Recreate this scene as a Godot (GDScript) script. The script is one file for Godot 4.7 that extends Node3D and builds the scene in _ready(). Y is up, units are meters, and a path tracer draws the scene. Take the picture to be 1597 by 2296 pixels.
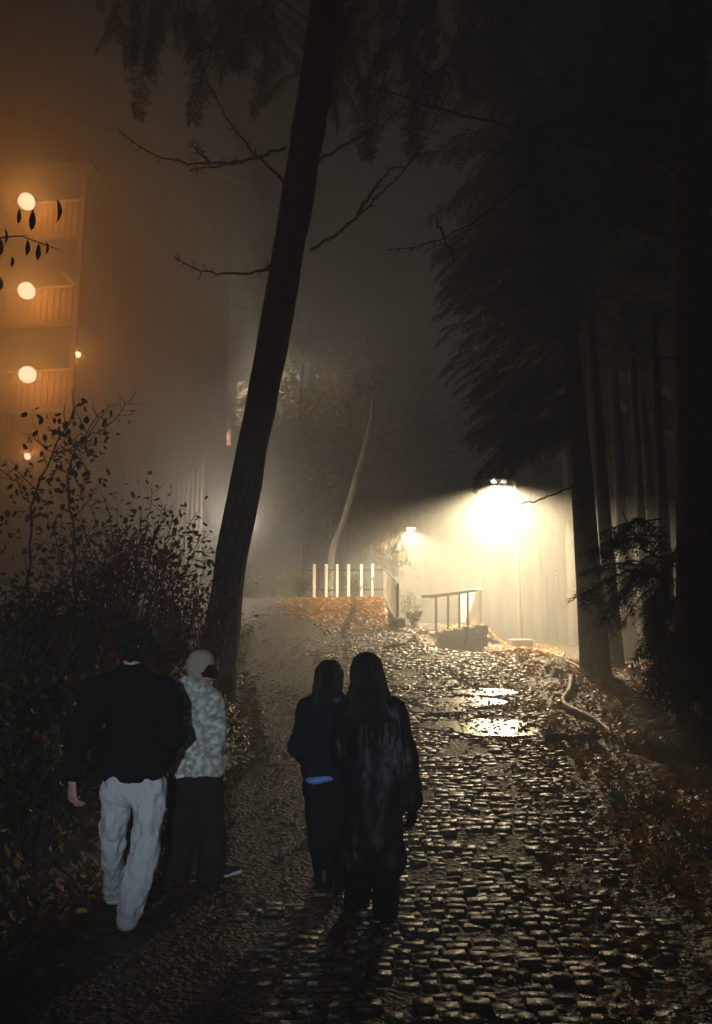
extends Node3D
# A cobbled forest path at night in fog, two street lamps ahead, four walkers seen from behind.
const F := 1658.0          # focal length in pixels of a 1597 x 2296 view of the photograph
const CX := 798.5
const CY := 1148.0
const EYE := 1.75
var pitch := atan((1420.0 - CY) / F)
var rng := RandomNumberGenerator.new()
var noise := FastNoiseLite.new()
var used := {}
var M := {}

# ---------------------------------------------------------------- mesh builder
class MB:
	var v := PackedVector3Array()
	var n := PackedVector3Array()
	var c := PackedColorArray()
	var idx := PackedInt32Array()
	func vert(p: Vector3, nn: Vector3, col := Color.WHITE) -> int:
		v.append(p); n.append(nn); c.append(col)
		return v.size() - 1
	func tri(a: int, b: int, d: int) -> void:
		var g := (v[b] - v[a]).cross(v[d] - v[a])
		if g.dot(n[a] + n[b] + n[d]) > 0.0:
			idx.append(a); idx.append(d); idx.append(b)
		else:
			idx.append(a); idx.append(b); idx.append(d)
	func face(pts: Array, nn: Vector3, col := Color.WHITE) -> void:
		var s := v.size()
		for p in pts: vert(p, nn, col)
		for i in range(1, pts.size() - 1): tri(s, s + i, s + i + 1)
	func auto_face(pts: Array, out_hint: Vector3, col := Color.WHITE) -> void:
		var a: Vector3 = pts[0]
		var b: Vector3 = pts[1]
		var d: Vector3 = pts[2]
		var nn := (b - a).cross(d - a).normalized()
		if nn.dot(out_hint) < 0.0: nn = -nn
		face(pts, nn, col)
	# a box with chamfered edges
	func box(xf: Transform3D, size: Vector3, ch := 0.0, col := Color.WHITE) -> void:
		var h := size * 0.5
		if ch <= 0.0:
			for ax in 3:
				for s in [-1.0, 1.0]:
					var u := (ax + 1) % 3
					var w := (ax + 2) % 3
					var pts := []
					for q in [[-1, -1], [1, -1], [1, 1], [-1, 1]]:
						var p := Vector3.ZERO
						p[ax] = s * h[ax]; p[u] = q[0] * h[u]; p[w] = q[1] * h[w]
						pts.append(xf * p)
					var nn := Vector3.ZERO
					nn[ax] = s
					face(pts, (xf.basis * nn).normalized(), col)
			return
		ch = minf(ch, minf(h.x, minf(h.y, h.z)) * 0.9)
		var ctr := xf.origin
		for ax in 3:
			var u := (ax + 1) % 3
			var w := (ax + 2) % 3
			for s in [-1.0, 1.0]:
				var pts := []
				for q in [[-1, -1], [1, -1], [1, 1], [-1, 1]]:
					var p := Vector3.ZERO
					p[ax] = s * h[ax]; p[u] = q[0] * (h[u] - ch); p[w] = q[1] * (h[w] - ch)
					pts.append(xf * p)
				var nn := Vector3.ZERO
				nn[ax] = s
				face(pts, (xf.basis * nn).normalized(), col)
			for s in [-1.0, 1.0]:
				for t in [-1.0, 1.0]:
					var pts := []
					for q in [[-1, 0], [1, 0], [1, 1], [-1, 1]]:
						var p := Vector3.ZERO
						p[ax] = q[0] * (h[ax] - ch)
						if q[1] == 0:
							p[u] = s * h[u]; p[w] = t * (h[w] - ch)
						else:
							p[u] = s * (h[u] - ch); p[w] = t * h[w]
						pts.append(xf * p)
					var nn := Vector3.ZERO
					nn[u] = s; nn[w] = t
					auto_face(pts, xf.basis * nn, col)
		for sx in [-1.0, 1.0]:
			for sy in [-1.0, 1.0]:
				for sz in [-1.0, 1.0]:
					var k := Vector3(sx, sy, sz)
					var a := Vector3(sx * h.x, sy * (h.y - ch), sz * (h.z - ch))
					var b := Vector3(sx * (h.x - ch), sy * h.y, sz * (h.z - ch))
					var d := Vector3(sx * (h.x - ch), sy * (h.y - ch), sz * h.z)
					auto_face([xf * a, xf * b, xf * d], xf.basis * k, col)
	func bar(a: Vector3, b: Vector3, wx: float, wy: float, ch := 0.0) -> void:
		var y := (b - a).normalized()
		var x := y.cross(Vector3(0, 0, 1))
		if x.length() < 0.05: x = y.cross(Vector3(1, 0, 0))
		x = x.normalized()
		box(Transform3D(Basis(x, y, x.cross(y)), (a + b) * 0.5), Vector3(wx, (b - a).length(), wy), ch)
	func tube(pts: Array, radii: Array, sides := 8, rough := 0.0, nz: FastNoiseLite = null, col := Color.WHITE) -> void:
		var m := pts.size()
		var first := v.size()
		var ref := Vector3(0.31, 0.2, 0.93).normalized()
		for i in m:
			var p: Vector3 = pts[i]
			var t: Vector3 = (pts[mini(i + 1, m - 1)] - pts[maxi(i - 1, 0)]).normalized()
			var x := t.cross(ref)
			if x.length() < 0.1: x = t.cross(Vector3(1, 0, 0))
			x = x.normalized()
			var y := x.cross(t).normalized()
			for s in sides:
				var a := TAU * s / sides
				var dirn := x * cos(a) + y * sin(a)
				var r: float = radii[i]
				if nz: r *= 1.0 + rough * nz.get_noise_3dv((p + dirn * r) * 260.0 * Vector3(1, 0.25, 1))
				vert(p + dirn * r, dirn, col)
		for i in m - 1:
			for s in sides:
				var a := first + i * sides + s
				var b := first + i * sides + (s + 1) % sides
				tri(a, b, a + sides)
				tri(b, b + sides, a + sides)
		var last := first + (m - 1) * sides
		var tt: Vector3 = (pts[m - 1] - pts[m - 2]).normalized()
		var cap := vert(pts[m - 1] + tt * float(radii[m - 1]) * 0.4, tt, col)
		for s in sides: tri(last + s, last + (s + 1) % sides, cap)
		var cap0 := vert(pts[0] - (pts[1] - pts[0]).normalized() * float(radii[0]) * 0.2, -(pts[1] - pts[0]).normalized(), col)
		for s in sides: tri(first + s, first + (s + 1) % sides, cap0)
	func lathe(at: Vector3, prof: Array, sides := 16) -> void:   # prof: [r, y]
		var first := v.size()
		var m := prof.size()
		for i in m:
			var t := Vector2(prof[mini(i + 1, m - 1)][0] - prof[maxi(i - 1, 0)][0], prof[mini(i + 1, m - 1)][1] - prof[maxi(i - 1, 0)][1]).normalized()
			for s in sides:
				var a := TAU * s / sides
				var rad := Vector3(cos(a), 0, sin(a))
				vert(at + rad * prof[i][0] + Vector3(0, prof[i][1], 0), (rad * t.y - Vector3(0, t.x, 0)).normalized())
		for i in m - 1:
			for s in sides:
				var a := first + i * sides + s
				var b := first + i * sides + (s + 1) % sides
				tri(a, b, a + sides)
				tri(b, b + sides, a + sides)
	func leaf(xf: Transform3D, l: float, w: float, curl := 0.2, col := Color.WHITE) -> void:
		var pr := [[0.0, 0.0], [0.22, 0.7], [0.5, 1.0], [0.78, 0.6], [1.0, 0.0]]
		var up := xf.basis.y.normalized()
		var s := v.size()
		for q in pr:
			var y: float = curl * l * (q[0] - 0.5) * (q[0] - 0.5) * 2.0
			vert(xf * Vector3(0, y, -q[0] * l), up, col)
			vert(xf * Vector3(-q[1] * w * 0.5, y + curl * w * 0.5 * q[1], -q[0] * l), (up + xf.basis.x * curl).normalized(), col)
			vert(xf * Vector3(q[1] * w * 0.5, y + curl * w * 0.5 * q[1], -q[0] * l), (up - xf.basis.x * curl).normalized(), col)
		for i in 4:
			var a := s + i * 3
			if i < 3:
				tri(a, a + 3, a + 4)
				tri(a, a + 3, a + 5)
			if i > 0:
				tri(a, a + 1, a + 4 if i < 3 else a + 3)
				tri(a, a + 2, a + 5 if i < 3 else a + 3)
	func append(o: MB, xf := Transform3D()) -> void:
		var s := v.size()
		for i in o.v.size():
			v.append(xf * o.v[i]); n.append((xf.basis * o.n[i]).normalized()); c.append(o.c[i])
		for k in o.idx: idx.append(s + k)
	func mesh(colors := false) -> ArrayMesh:
		var arr := []
		arr.resize(Mesh.ARRAY_MAX)
		arr[Mesh.ARRAY_VERTEX] = v
		arr[Mesh.ARRAY_NORMAL] = n
		arr[Mesh.ARRAY_INDEX] = idx
		if colors: arr[Mesh.ARRAY_COLOR] = c
		var am := ArrayMesh.new()
		am.add_surface_from_arrays(Mesh.PRIMITIVE_TRIANGLES, arr)
		return am

# ---------------------------------------------------------------- smooth bodies (surface nets over joined tapered capsules)
func body(bones: Array, cell: float, k := 0.04, amp := 0.0, freq := 6.0, stretch := Vector3.ONE) -> MB:
	# bone: [a, b, ra, rb, scale]
	var lo := Vector3(1e9, 1e9, 1e9)
	var hi := -lo
	for b in bones:
		var r: float = maxf(b[2], b[3]) + k + cell * 2.0 + amp
		for p in [b[0], b[1]]:
			lo = lo.min(p - Vector3.ONE * r * 1.6)
			hi = hi.max(p + Vector3.ONE * r * 1.6)
	var nx := int((hi.x - lo.x) / cell) + 2
	var ny := int((hi.y - lo.y) / cell) + 2
	var nz := int((hi.z - lo.z) / cell) + 2
	var f := PackedFloat32Array()
	f.resize(nx * ny * nz)
	f.fill(1.0)
	for b in bones:
		var sc: Vector3 = b[4] if b.size() > 4 else Vector3.ONE
		var a: Vector3 = b[0] / sc
		var e: Vector3 = b[1] / sc
		var ba := e - a
		var bb := maxf(ba.dot(ba), 1e-9)
		var ra: float = b[2]
		var rb: float = b[3]
		var r := maxf(ra, rb) + k + cell * 2.0 + amp
		var l: Vector3 = (b[0].min(b[1]) - sc * r - lo) / cell
		var h: Vector3 = (b[0].max(b[1]) + sc * r - lo) / cell
		for z in range(maxi(0, int(l.z)), mini(nz, int(h.z) + 1)):
			for y in range(maxi(0, int(l.y)), mini(ny, int(h.y) + 1)):
				var row := (z * ny + y) * nx
				for x in range(maxi(0, int(l.x)), mini(nx, int(h.x) + 1)):
					var pa := (lo + Vector3(x, y, z) * cell) / sc - a
					var t := clampf(pa.dot(ba) / bb, 0.0, 1.0)
					var d := (pa - ba * t).length() - lerpf(ra, rb, t)
					var o := f[row + x]
					var m := minf(d, o)
					var hh := k - absf(d - o)
					if hh > 0.0: m -= hh * hh / (4.0 * k)
					f[row + x] = m
	if amp > 0.0:
		for z in nz:
			for y in ny:
				for x in nx:
					var i := (z * ny + y) * nx + x
					if absf(f[i]) < amp + 2.0 * cell:
						f[i] += amp * noise.get_noise_3dv((lo + Vector3(x, y, z) * cell) * stretch * freq * 250.0)
	var mb := MB.new()
	var at := PackedInt32Array()
	at.resize(nx * ny * nz)
	at.fill(-1)
	var sxy := nx * ny
	var corner := [0, 1, nx, nx + 1, sxy, sxy + 1, sxy + nx, sxy + nx + 1]
	var edges := [[0, 1], [2, 3], [4, 5], [6, 7], [0, 2], [1, 3], [4, 6], [5, 7], [0, 4], [1, 5], [2, 6], [3, 7]]
	for z in nz - 1:
		for y in ny - 1:
			var row := (z * ny + y) * nx
			for x in nx - 1:
				var i := row + x
				var f0 := f[i]
				if f0 > cell * 3.0 or f0 < -cell * 3.0: continue
				var inside := 0
				for q in 8:
					if f[i + corner[q]] < 0.0: inside += 1
				if inside == 0 or inside == 8: continue
				var sum := Vector3.ZERO
				var cnt := 0
				for ed in edges:
					var fa := f[i + corner[ed[0]]]
					var fb := f[i + corner[ed[1]]]
					if (fa < 0.0) != (fb < 0.0):
						var t := fa / (fa - fb)
						var pa := Vector3(ed[0] & 1, (ed[0] >> 1) & 1, ed[0] >> 2)
						var pb := Vector3(ed[1] & 1, (ed[1] >> 1) & 1, ed[1] >> 2)
						sum += pa.lerp(pb, t)
						cnt += 1
				var g := Vector3(
					f[i + 1] + f[i + nx + 1] + f[i + sxy + 1] + f[i + sxy + nx + 1] - f[i] - f[i + nx] - f[i + sxy] - f[i + sxy + nx],
					f[i + nx] + f[i + nx + 1] + f[i + sxy + nx] + f[i + sxy + nx + 1] - f[i] - f[i + 1] - f[i + sxy] - f[i + sxy + 1],
					f[i + sxy] + f[i + sxy + 1] + f[i + sxy + nx] + f[i + sxy + nx + 1] - f[i] - f[i + 1] - f[i + nx] - f[i + nx + 1])
				at[i] = mb.vert(lo + (Vector3(x, y, z) + sum / cnt) * cell, g.normalized())
	for z in range(1, nz - 1):
		for y in range(1, ny - 1):
			for x in range(1, nx - 1):
				var i := (z * ny + y) * nx + x
				var s := f[i] < 0.0
				for q in [[1, nx, sxy], [nx, 1, sxy], [sxy, 1, nx]]:
					if (f[i + q[0]] < 0.0) != s:
						var a := at[i]
						var b := at[i - q[1]]
						var cc := at[i - q[1] - q[2]]
						var d := at[i - q[2]]
						if a >= 0 and b >= 0 and cc >= 0 and d >= 0:
							mb.tri(a, b, cc)
							mb.tri(a, cc, d)
	return mb

# ---------------------------------------------------------------- placing and naming
func P(px: float, py: float, d: float) -> Vector3:   # the point in the direction of a pixel at ground distance d
	var x := (px - CX) / F
	var y := (CY - py) / F
	var k := d / (cos(pitch) - y * sin(pitch))
	return Vector3(x * k, EYE + (y * cos(pitch) + sin(pitch)) * k, -d)

func numbered(called: String) -> String:
	var n: int = used.get(called, -1) + 1
	used[called] = n
	return called if n == 0 else "%s_%03d" % [called, n]

func tag(o: Node, label: String, category := "", group := "", kind := "") -> Node:
	if label: o.set_meta("label", label)
	if category: o.set_meta("category", category)
	if group: o.set_meta("group", group)
	if kind: o.set_meta("kind", kind)
	return o

func thing(called: String, label: String, category: String, at := Vector3.ZERO, group := "") -> Node3D:
	var o := Node3D.new()
	o.name = numbered(called)
	add_child(o)
	o.position = at
	tag(o, label, category, group)
	return o

func part(parent: Node, called: String, mb, m: Material, colors := false) -> MeshInstance3D:
	var o := MeshInstance3D.new()
	o.mesh = mb.mesh(colors) if mb is MB else mb
	o.material_override = m
	if parent == self:
		o.name = numbered(called)
		add_child(o)
	else:
		o.name = called
		parent.add_child(o, true)
	return o

func scatter(parent: Node, called: String, mesh_: Mesh, m: Material, xfs: Array, cols = null) -> MultiMeshInstance3D:
	var mm := MultiMesh.new()
	mm.transform_format = MultiMesh.TRANSFORM_3D
	mm.use_colors = cols != null
	mm.mesh = mesh_
	mm.instance_count = xfs.size()
	for i in xfs.size():
		mm.set_instance_transform(i, xfs[i])
		if cols != null: mm.set_instance_color(i, cols[i])
	var o := MultiMeshInstance3D.new()
	o.multimesh = mm
	o.material_override = m
	o.set_meta("kind", "stuff")
	if parent == self:
		o.name = numbered(called)
		add_child(o)
	else:
		o.name = called
		parent.add_child(o, true)
	return o

# ---------------------------------------------------------------- materials
func ntex(freq: float, oct := 4, seed_ := 1, ramp = null, size := 512, type := FastNoiseLite.TYPE_SIMPLEX_SMOOTH) -> NoiseTexture2D:
	var fn := FastNoiseLite.new()
	fn.noise_type = type
	fn.frequency = freq
	fn.fractal_octaves = oct
	fn.seed = seed_
	var t := NoiseTexture2D.new()
	t.width = size
	t.height = size
	t.seamless = true
	t.noise = fn
	if ramp: t.color_ramp = ramp
	return t

func ramp2(a: Color, b: Color, lo := 0.3, hi := 0.7) -> Gradient:
	var g := Gradient.new()
	g.offsets = PackedFloat32Array([lo, hi])
	g.colors = PackedColorArray([a.linear_to_srgb(), b.linear_to_srgb()])
	return g

func mat(called: String, col: Color, rough := 0.8, spec := 0.5) -> StandardMaterial3D:
	var m := StandardMaterial3D.new()
	m.resource_name = called
	m.albedo_color = col.linear_to_srgb()
	m.roughness = rough
	m.metallic_specular = spec
	M[called] = m
	return m

func grain(m: StandardMaterial3D, scale: Vector3, dark: Color, light: Color, bump := 1.0, freq := 0.02, world := true) -> StandardMaterial3D:
	m.albedo_color = Color.WHITE
	m.albedo_texture = ntex(freq, 5, M.size(), ramp2(dark, light))
	m.uv1_triplanar = true
	m.uv1_world_triplanar = world
	m.uv1_scale = scale
	if bump > 0.0:
		m.heightmap_enabled = true
		m.heightmap_texture = ntex(freq * 2.0, 5, M.size() + 50)
		m.heightmap_scale = bump
	return m

func leafy(called: String, rough := 0.4, back := 0.35) -> StandardMaterial3D:
	var m := mat(called, Color.WHITE, rough)
	m.vertex_color_use_as_albedo = true
	m.backlight_enabled = true
	m.backlight = Color(back, back, back).linear_to_srgb()
	return m

func make_materials() -> void:
	grain(mat("soil", Color.WHITE, 0.62), Vector3(0.35, 0.35, 0.35), Color(0.018, 0.013, 0.009), Color(0.075, 0.052, 0.034), 5.0, 0.02)
	grain(mat("bedding", Color.WHITE, 0.6, 0.4), Vector3(0.6, 0.6, 0.6), Color(0.022, 0.016, 0.010), Color(0.075, 0.051, 0.031), 3.0, 0.03)
	var wet := ntex(0.006, 4, 31, ramp2(Color(0.03, 0.03, 0.03), Color(0.36, 0.36, 0.36), 0.35, 0.65))
	for i in 3:
		var k: float = [0.8, 1.0, 1.3][i]
		grain(mat("sett%d" % i, Color.WHITE, 0.24, 0.6), Vector3(1.7, 1.7, 1.7), Color(0.022, 0.02, 0.018) * k, Color(0.07, 0.063, 0.055) * k, 0.9, 0.03)
		var sm: StandardMaterial3D = M["sett%d" % i]
		sm.clearcoat_enabled = true
		sm.clearcoat = 0.6
		sm.clearcoat_roughness = 0.28
		sm.roughness = 1.0
		sm.roughness_texture = wet
		sm.roughness_texture_channel = BaseMaterial3D.TEXTURE_CHANNEL_RED
	grain(mat("bark", Color.WHITE, 0.85), Vector3(2.2, 0.35, 2.2), Color(0.03, 0.025, 0.02), Color(0.15, 0.122, 0.095), 6.0, 0.02)
	grain(mat("birch_bark", Color.WHITE, 0.65), Vector3(0.9, 1.6, 0.9), Color(0.09, 0.08, 0.07), Color(0.62, 0.58, 0.52), 1.0, 0.02)
	mat("twig", Color(0.022, 0.017, 0.012), 0.7)
	grain(mat("pale_wood", Color.WHITE, 0.5), Vector3(3, 3, 3), Color(0.22, 0.17, 0.11), Color(0.5, 0.42, 0.3), 0.6, 0.03)
	leafy("litter", 0.4, 0.6)
	mat("litter_stone", Color.WHITE, 0.35).vertex_color_use_as_albedo = true
	leafy("leaf", 0.4, 0.8)
	leafy("needle", 0.75, 0.08)
	grain(mat("wall", Color.WHITE, 0.85), Vector3(0.2, 0.2, 0.2), Color(0.11, 0.10, 0.088), Color(0.17, 0.157, 0.138), 0.5, 0.02)
	grain(mat("plank", Color.WHITE, 0.75), Vector3(2.5, 0.25, 2.5), Color(0.17, 0.10, 0.055), Color(0.34, 0.22, 0.13), 0.5, 0.03)
	grain(mat("concrete", Color.WHITE, 0.8), Vector3(0.8, 0.8, 0.8), Color(0.10, 0.092, 0.08), Color(0.22, 0.2, 0.175), 1.5, 0.03)
	grain(mat("stone", Color.WHITE, 0.7), Vector3(1.5, 1.5, 1.5), Color(0.07, 0.064, 0.055), Color(0.2, 0.18, 0.155), 2.0, 0.03)
	mat("roof", Color(0.05, 0.045, 0.042), 0.7)
	mat("trim", Color(0.34, 0.31, 0.27), 0.7)
	var gm := mat("galvanised", Color(0.42, 0.42, 0.41), 0.42)
	gm.metallic = 0.7
	mat("white_paint", Color(0.74, 0.72, 0.66), 0.4)
	mat("dark_metal", Color(0.05, 0.05, 0.05), 0.45)
	# clothes, skin, hair
	var sk := mat("skin", Color(0.55, 0.3, 0.24), 0.5)
	sk.subsurf_scatter_enabled = true
	sk.subsurf_scatter_strength = 0.08
	grain(mat("black_cloth", Color.WHITE, 0.9, 0.25), Vector3(6, 6, 6), Color(0.004, 0.005, 0.007), Color(0.009, 0.011, 0.014), 0.3, 0.04, false)
	grain(mat("navy_cloth", Color.WHITE, 0.8, 0.3), Vector3(6, 6, 6), Color(0.005, 0.006, 0.012), Color(0.012, 0.015, 0.028), 0.3, 0.04, false)
	grain(mat("grey_cloth", Color.WHITE, 0.9, 0.3), Vector3(5, 5, 5), Color(0.55, 0.59, 0.64), Color(0.70, 0.73, 0.77), 0.4, 0.04, false)
	grain(mat("mottled_cloth", Color.WHITE, 0.95, 0.2), Vector3(1.7, 1.7, 1.7), Color(0.27, 0.28, 0.265), Color(0.74, 0.76, 0.72), 0.5, 0.02, false)
	grain(mat("dark_cloth", Color.WHITE, 0.85, 0.3), Vector3(5, 5, 5), Color(0.007, 0.010, 0.011), Color(0.015, 0.02, 0.022), 0.3, 0.04, false)
	var le := mat("leather", Color(0.006, 0.006, 0.009), 0.5, 0.33)
	grain(le, Vector3(1.2, 1.2, 1.2), Color(0.005, 0.005, 0.007), Color(0.011, 0.011, 0.015), 0.12, 0.01, false)
	mat("white_cloth", Color(0.7, 0.71, 0.7), 0.85)
	mat("blue_cloth", Color(0.13, 0.27, 0.72), 0.8)
	grain(mat("beanie", Color.WHITE, 0.95), Vector3(8, 8, 8), Color(0.36, 0.31, 0.25), Color(0.58, 0.52, 0.44), 0.4, 0.04, false)
	grain(mat("hair", Color.WHITE, 0.45), Vector3(14, 1.5, 14), Color(0.004, 0.003, 0.003), Color(0.014, 0.010, 0.008), 0.8, 0.03, false)
	mat("sole", Color(0.7, 0.7, 0.66), 0.6)
	mat("shoe", Color(0.012, 0.012, 0.013), 0.6)
	var w := mat("puddle_water", Color(0.01, 0.009, 0.008), 0.27, 0.5)
	w.heightmap_enabled = true
	w.heightmap_texture = ntex(0.02, 3, 77)
	w.heightmap_scale = 0.15
	w.uv1_triplanar = true
	w.uv1_world_triplanar = true

func glow(called: String, col: Color, energy: float) -> StandardMaterial3D:
	var m := mat(called, Color(0.8, 0.8, 0.8), 0.4)
	m.emission_enabled = true
	m.emission = col.linear_to_srgb()
	m.emission_energy_multiplier = energy
	return m

# ---------------------------------------------------------------- the lie of the land
func tab(t: Array, d: float) -> float:
	if d <= t[0][0]: return t[0][1]
	for i in range(1, t.size()):
		if d <= t[i][0]:
			var u: float = (d - t[i - 1][0]) / (t[i][0] - t[i - 1][0])
			return lerpf(t[i - 1][1], t[i][1], u)
	return t[-1][1]
var T_RISE := [[0.0, -0.05], [4.5, 0.0], [5.5, 0.02], [8.0, 0.3], [12.0, 0.87], [16.0, 1.45], [20.0, 1.97], [22.0, 2.12], [26.0, 2.2], [40.0, 2.2], [120.0, 2.2]]
var T_LEFT := [[0.0, -2.1], [4.0, -2.0], [6.0, -1.6], [8.5, -1.1], [11.0, -1.5], [14.0, -2.2], [20.0, -2.6], [26.0, -2.0], [40.0, 0.5], [80.0, 6.0]]
var T_RIGHT := [[0.0, 1.75], [4.0, 1.85], [6.0, 2.05], [8.5, 2.4], [14.0, 3.1], [20.0, 3.0], [26.0, 3.6], [40.0, 6.0], [80.0, 12.0]]
var T_BANK := [[0.0, 1.1], [5.0, 1.25], [9.0, 1.2], [12.0, 1.0], [15.0, 0.6], [20.0, 0.65], [26.0, 0.5], [60.0, 0.3]]
func left_of(d: float) -> float: return tab(T_LEFT, d)
func right_of(d: float) -> float: return tab(T_RIGHT, d)
func base_y(d: float) -> float:   # smoothed
	return (tab(T_RISE, d - 0.8) + tab(T_RISE, d) * 2.0 + tab(T_RISE, d + 0.8)) * 0.25
func G(x: float, d: float) -> float:
	var y := base_y(d)
	var l := left_of(d)
	var r := right_of(d)
	var mound := 0.66 * smoothstep(lerpf(17.0, 11.5, smoothstep(0.2, -2.6, x)), 22.3, d) * (1.0 - smoothstep(0.75, 1.05, x)) * (1.0 - smoothstep(30.0, 45.0, d))
	# the ground falls away before the stone wall
	var dip := 0.2 * smoothstep(1.2, 2.4, x) * smoothstep(14.0, 18.0, d) * (1.0 - smoothstep(26.0, 34.0, d))
	dip += 0.4 * smoothstep(1.3, 2.1, x) * smoothstep(15.5, 18.6, d) * (1.0 - smoothstep(19.75, 19.95, d))
	if x < l:
		var u := l - x
		var wdt := lerpf(1.3, 2.6, clampf((d - 9.0) / 8.0, 0, 1))
		y += maxf(mound, tab(T_BANK, d) * smoothstep(0.0, wdt, u)) + minf(0.012 * maxf(u - 1.5, 0.0), 0.3)
		y += noise.get_noise_2d(x * 60.0, d * 60.0) * 0.10 * smoothstep(0.0, 0.8, u)
	elif x > r:
		var u := x - r
		y += 0.05 * sin(minf(u, 1.2) / 1.2 * PI)
		y -= maxf(dip, 0.78 * smoothstep(13.0, 19.5, d) * smoothstep(0.1, 1.4, u) * (1.0 - smoothstep(40.0, 60.0, d)))
		y += noise.get_noise_2d(x * 60.0, d * 60.0) * 0.09 * smoothstep(0.0, 0.8, u)
	else:
		y += mound - dip + noise.get_noise_2d(x * 25.0, d * 25.0) * 0.018
	return y
func ground(x: float, d: float) -> Vector3: return Vector3(x, G(x, d), -d)
func on_ground(px: float, py: float) -> Vector3:   # where the ray through a pixel meets the ground
	var lo := 2.0
	for i in 700:
		var d := 2.0 + i * 0.06
		var p := P(px, py, d)
		if p.y < G(p.x, d): return ground(p.x, d)
	var q := P(px, py, 40.0)
	return ground(q.x, 40.0)
func up_at(x: float, d: float) -> Vector3:
	return Vector3(G(x - 0.05, d) - G(x + 0.05, d), 0.1, -(G(x, d - 0.05) - G(x, d + 0.05))).normalized()

func make_ground() -> void:
	var xs := []
	var ds := []
	var x := -80.0
	while x < 80.0:
		xs.append(x)
		x += 0.14 if absf(x) < 6.0 else (0.5 if absf(x) < 14.0 else 4.0)
	xs.append(80.0)
	var d := -25.0
	while d < 120.0:
		ds.append(d)
		d += 0.16 if d >= 2.0 and d < 24.0 else (0.8 if d > -4.0 and d < 45.0 else 5.0)
	ds.append(120.0)
	var mb := MB.new()
	for b in ds:
		for a in xs:
			mb.vert(Vector3(a, G(a, maxf(b, 0.0)), -b), up_at(a, maxf(b, 0.1)))
	var w := xs.size()
	for j in ds.size() - 1:
		for i in w - 1:
			var k := j * w + i
			mb.tri(k, k + 1, k + w)
			mb.tri(k + 1, k + w + 1, k + w)
	tag(part(self, "ground", mb, M.soil), "dark leaf-strewn forest floor rising in banks beside the path", "", "", "structure")

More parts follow.
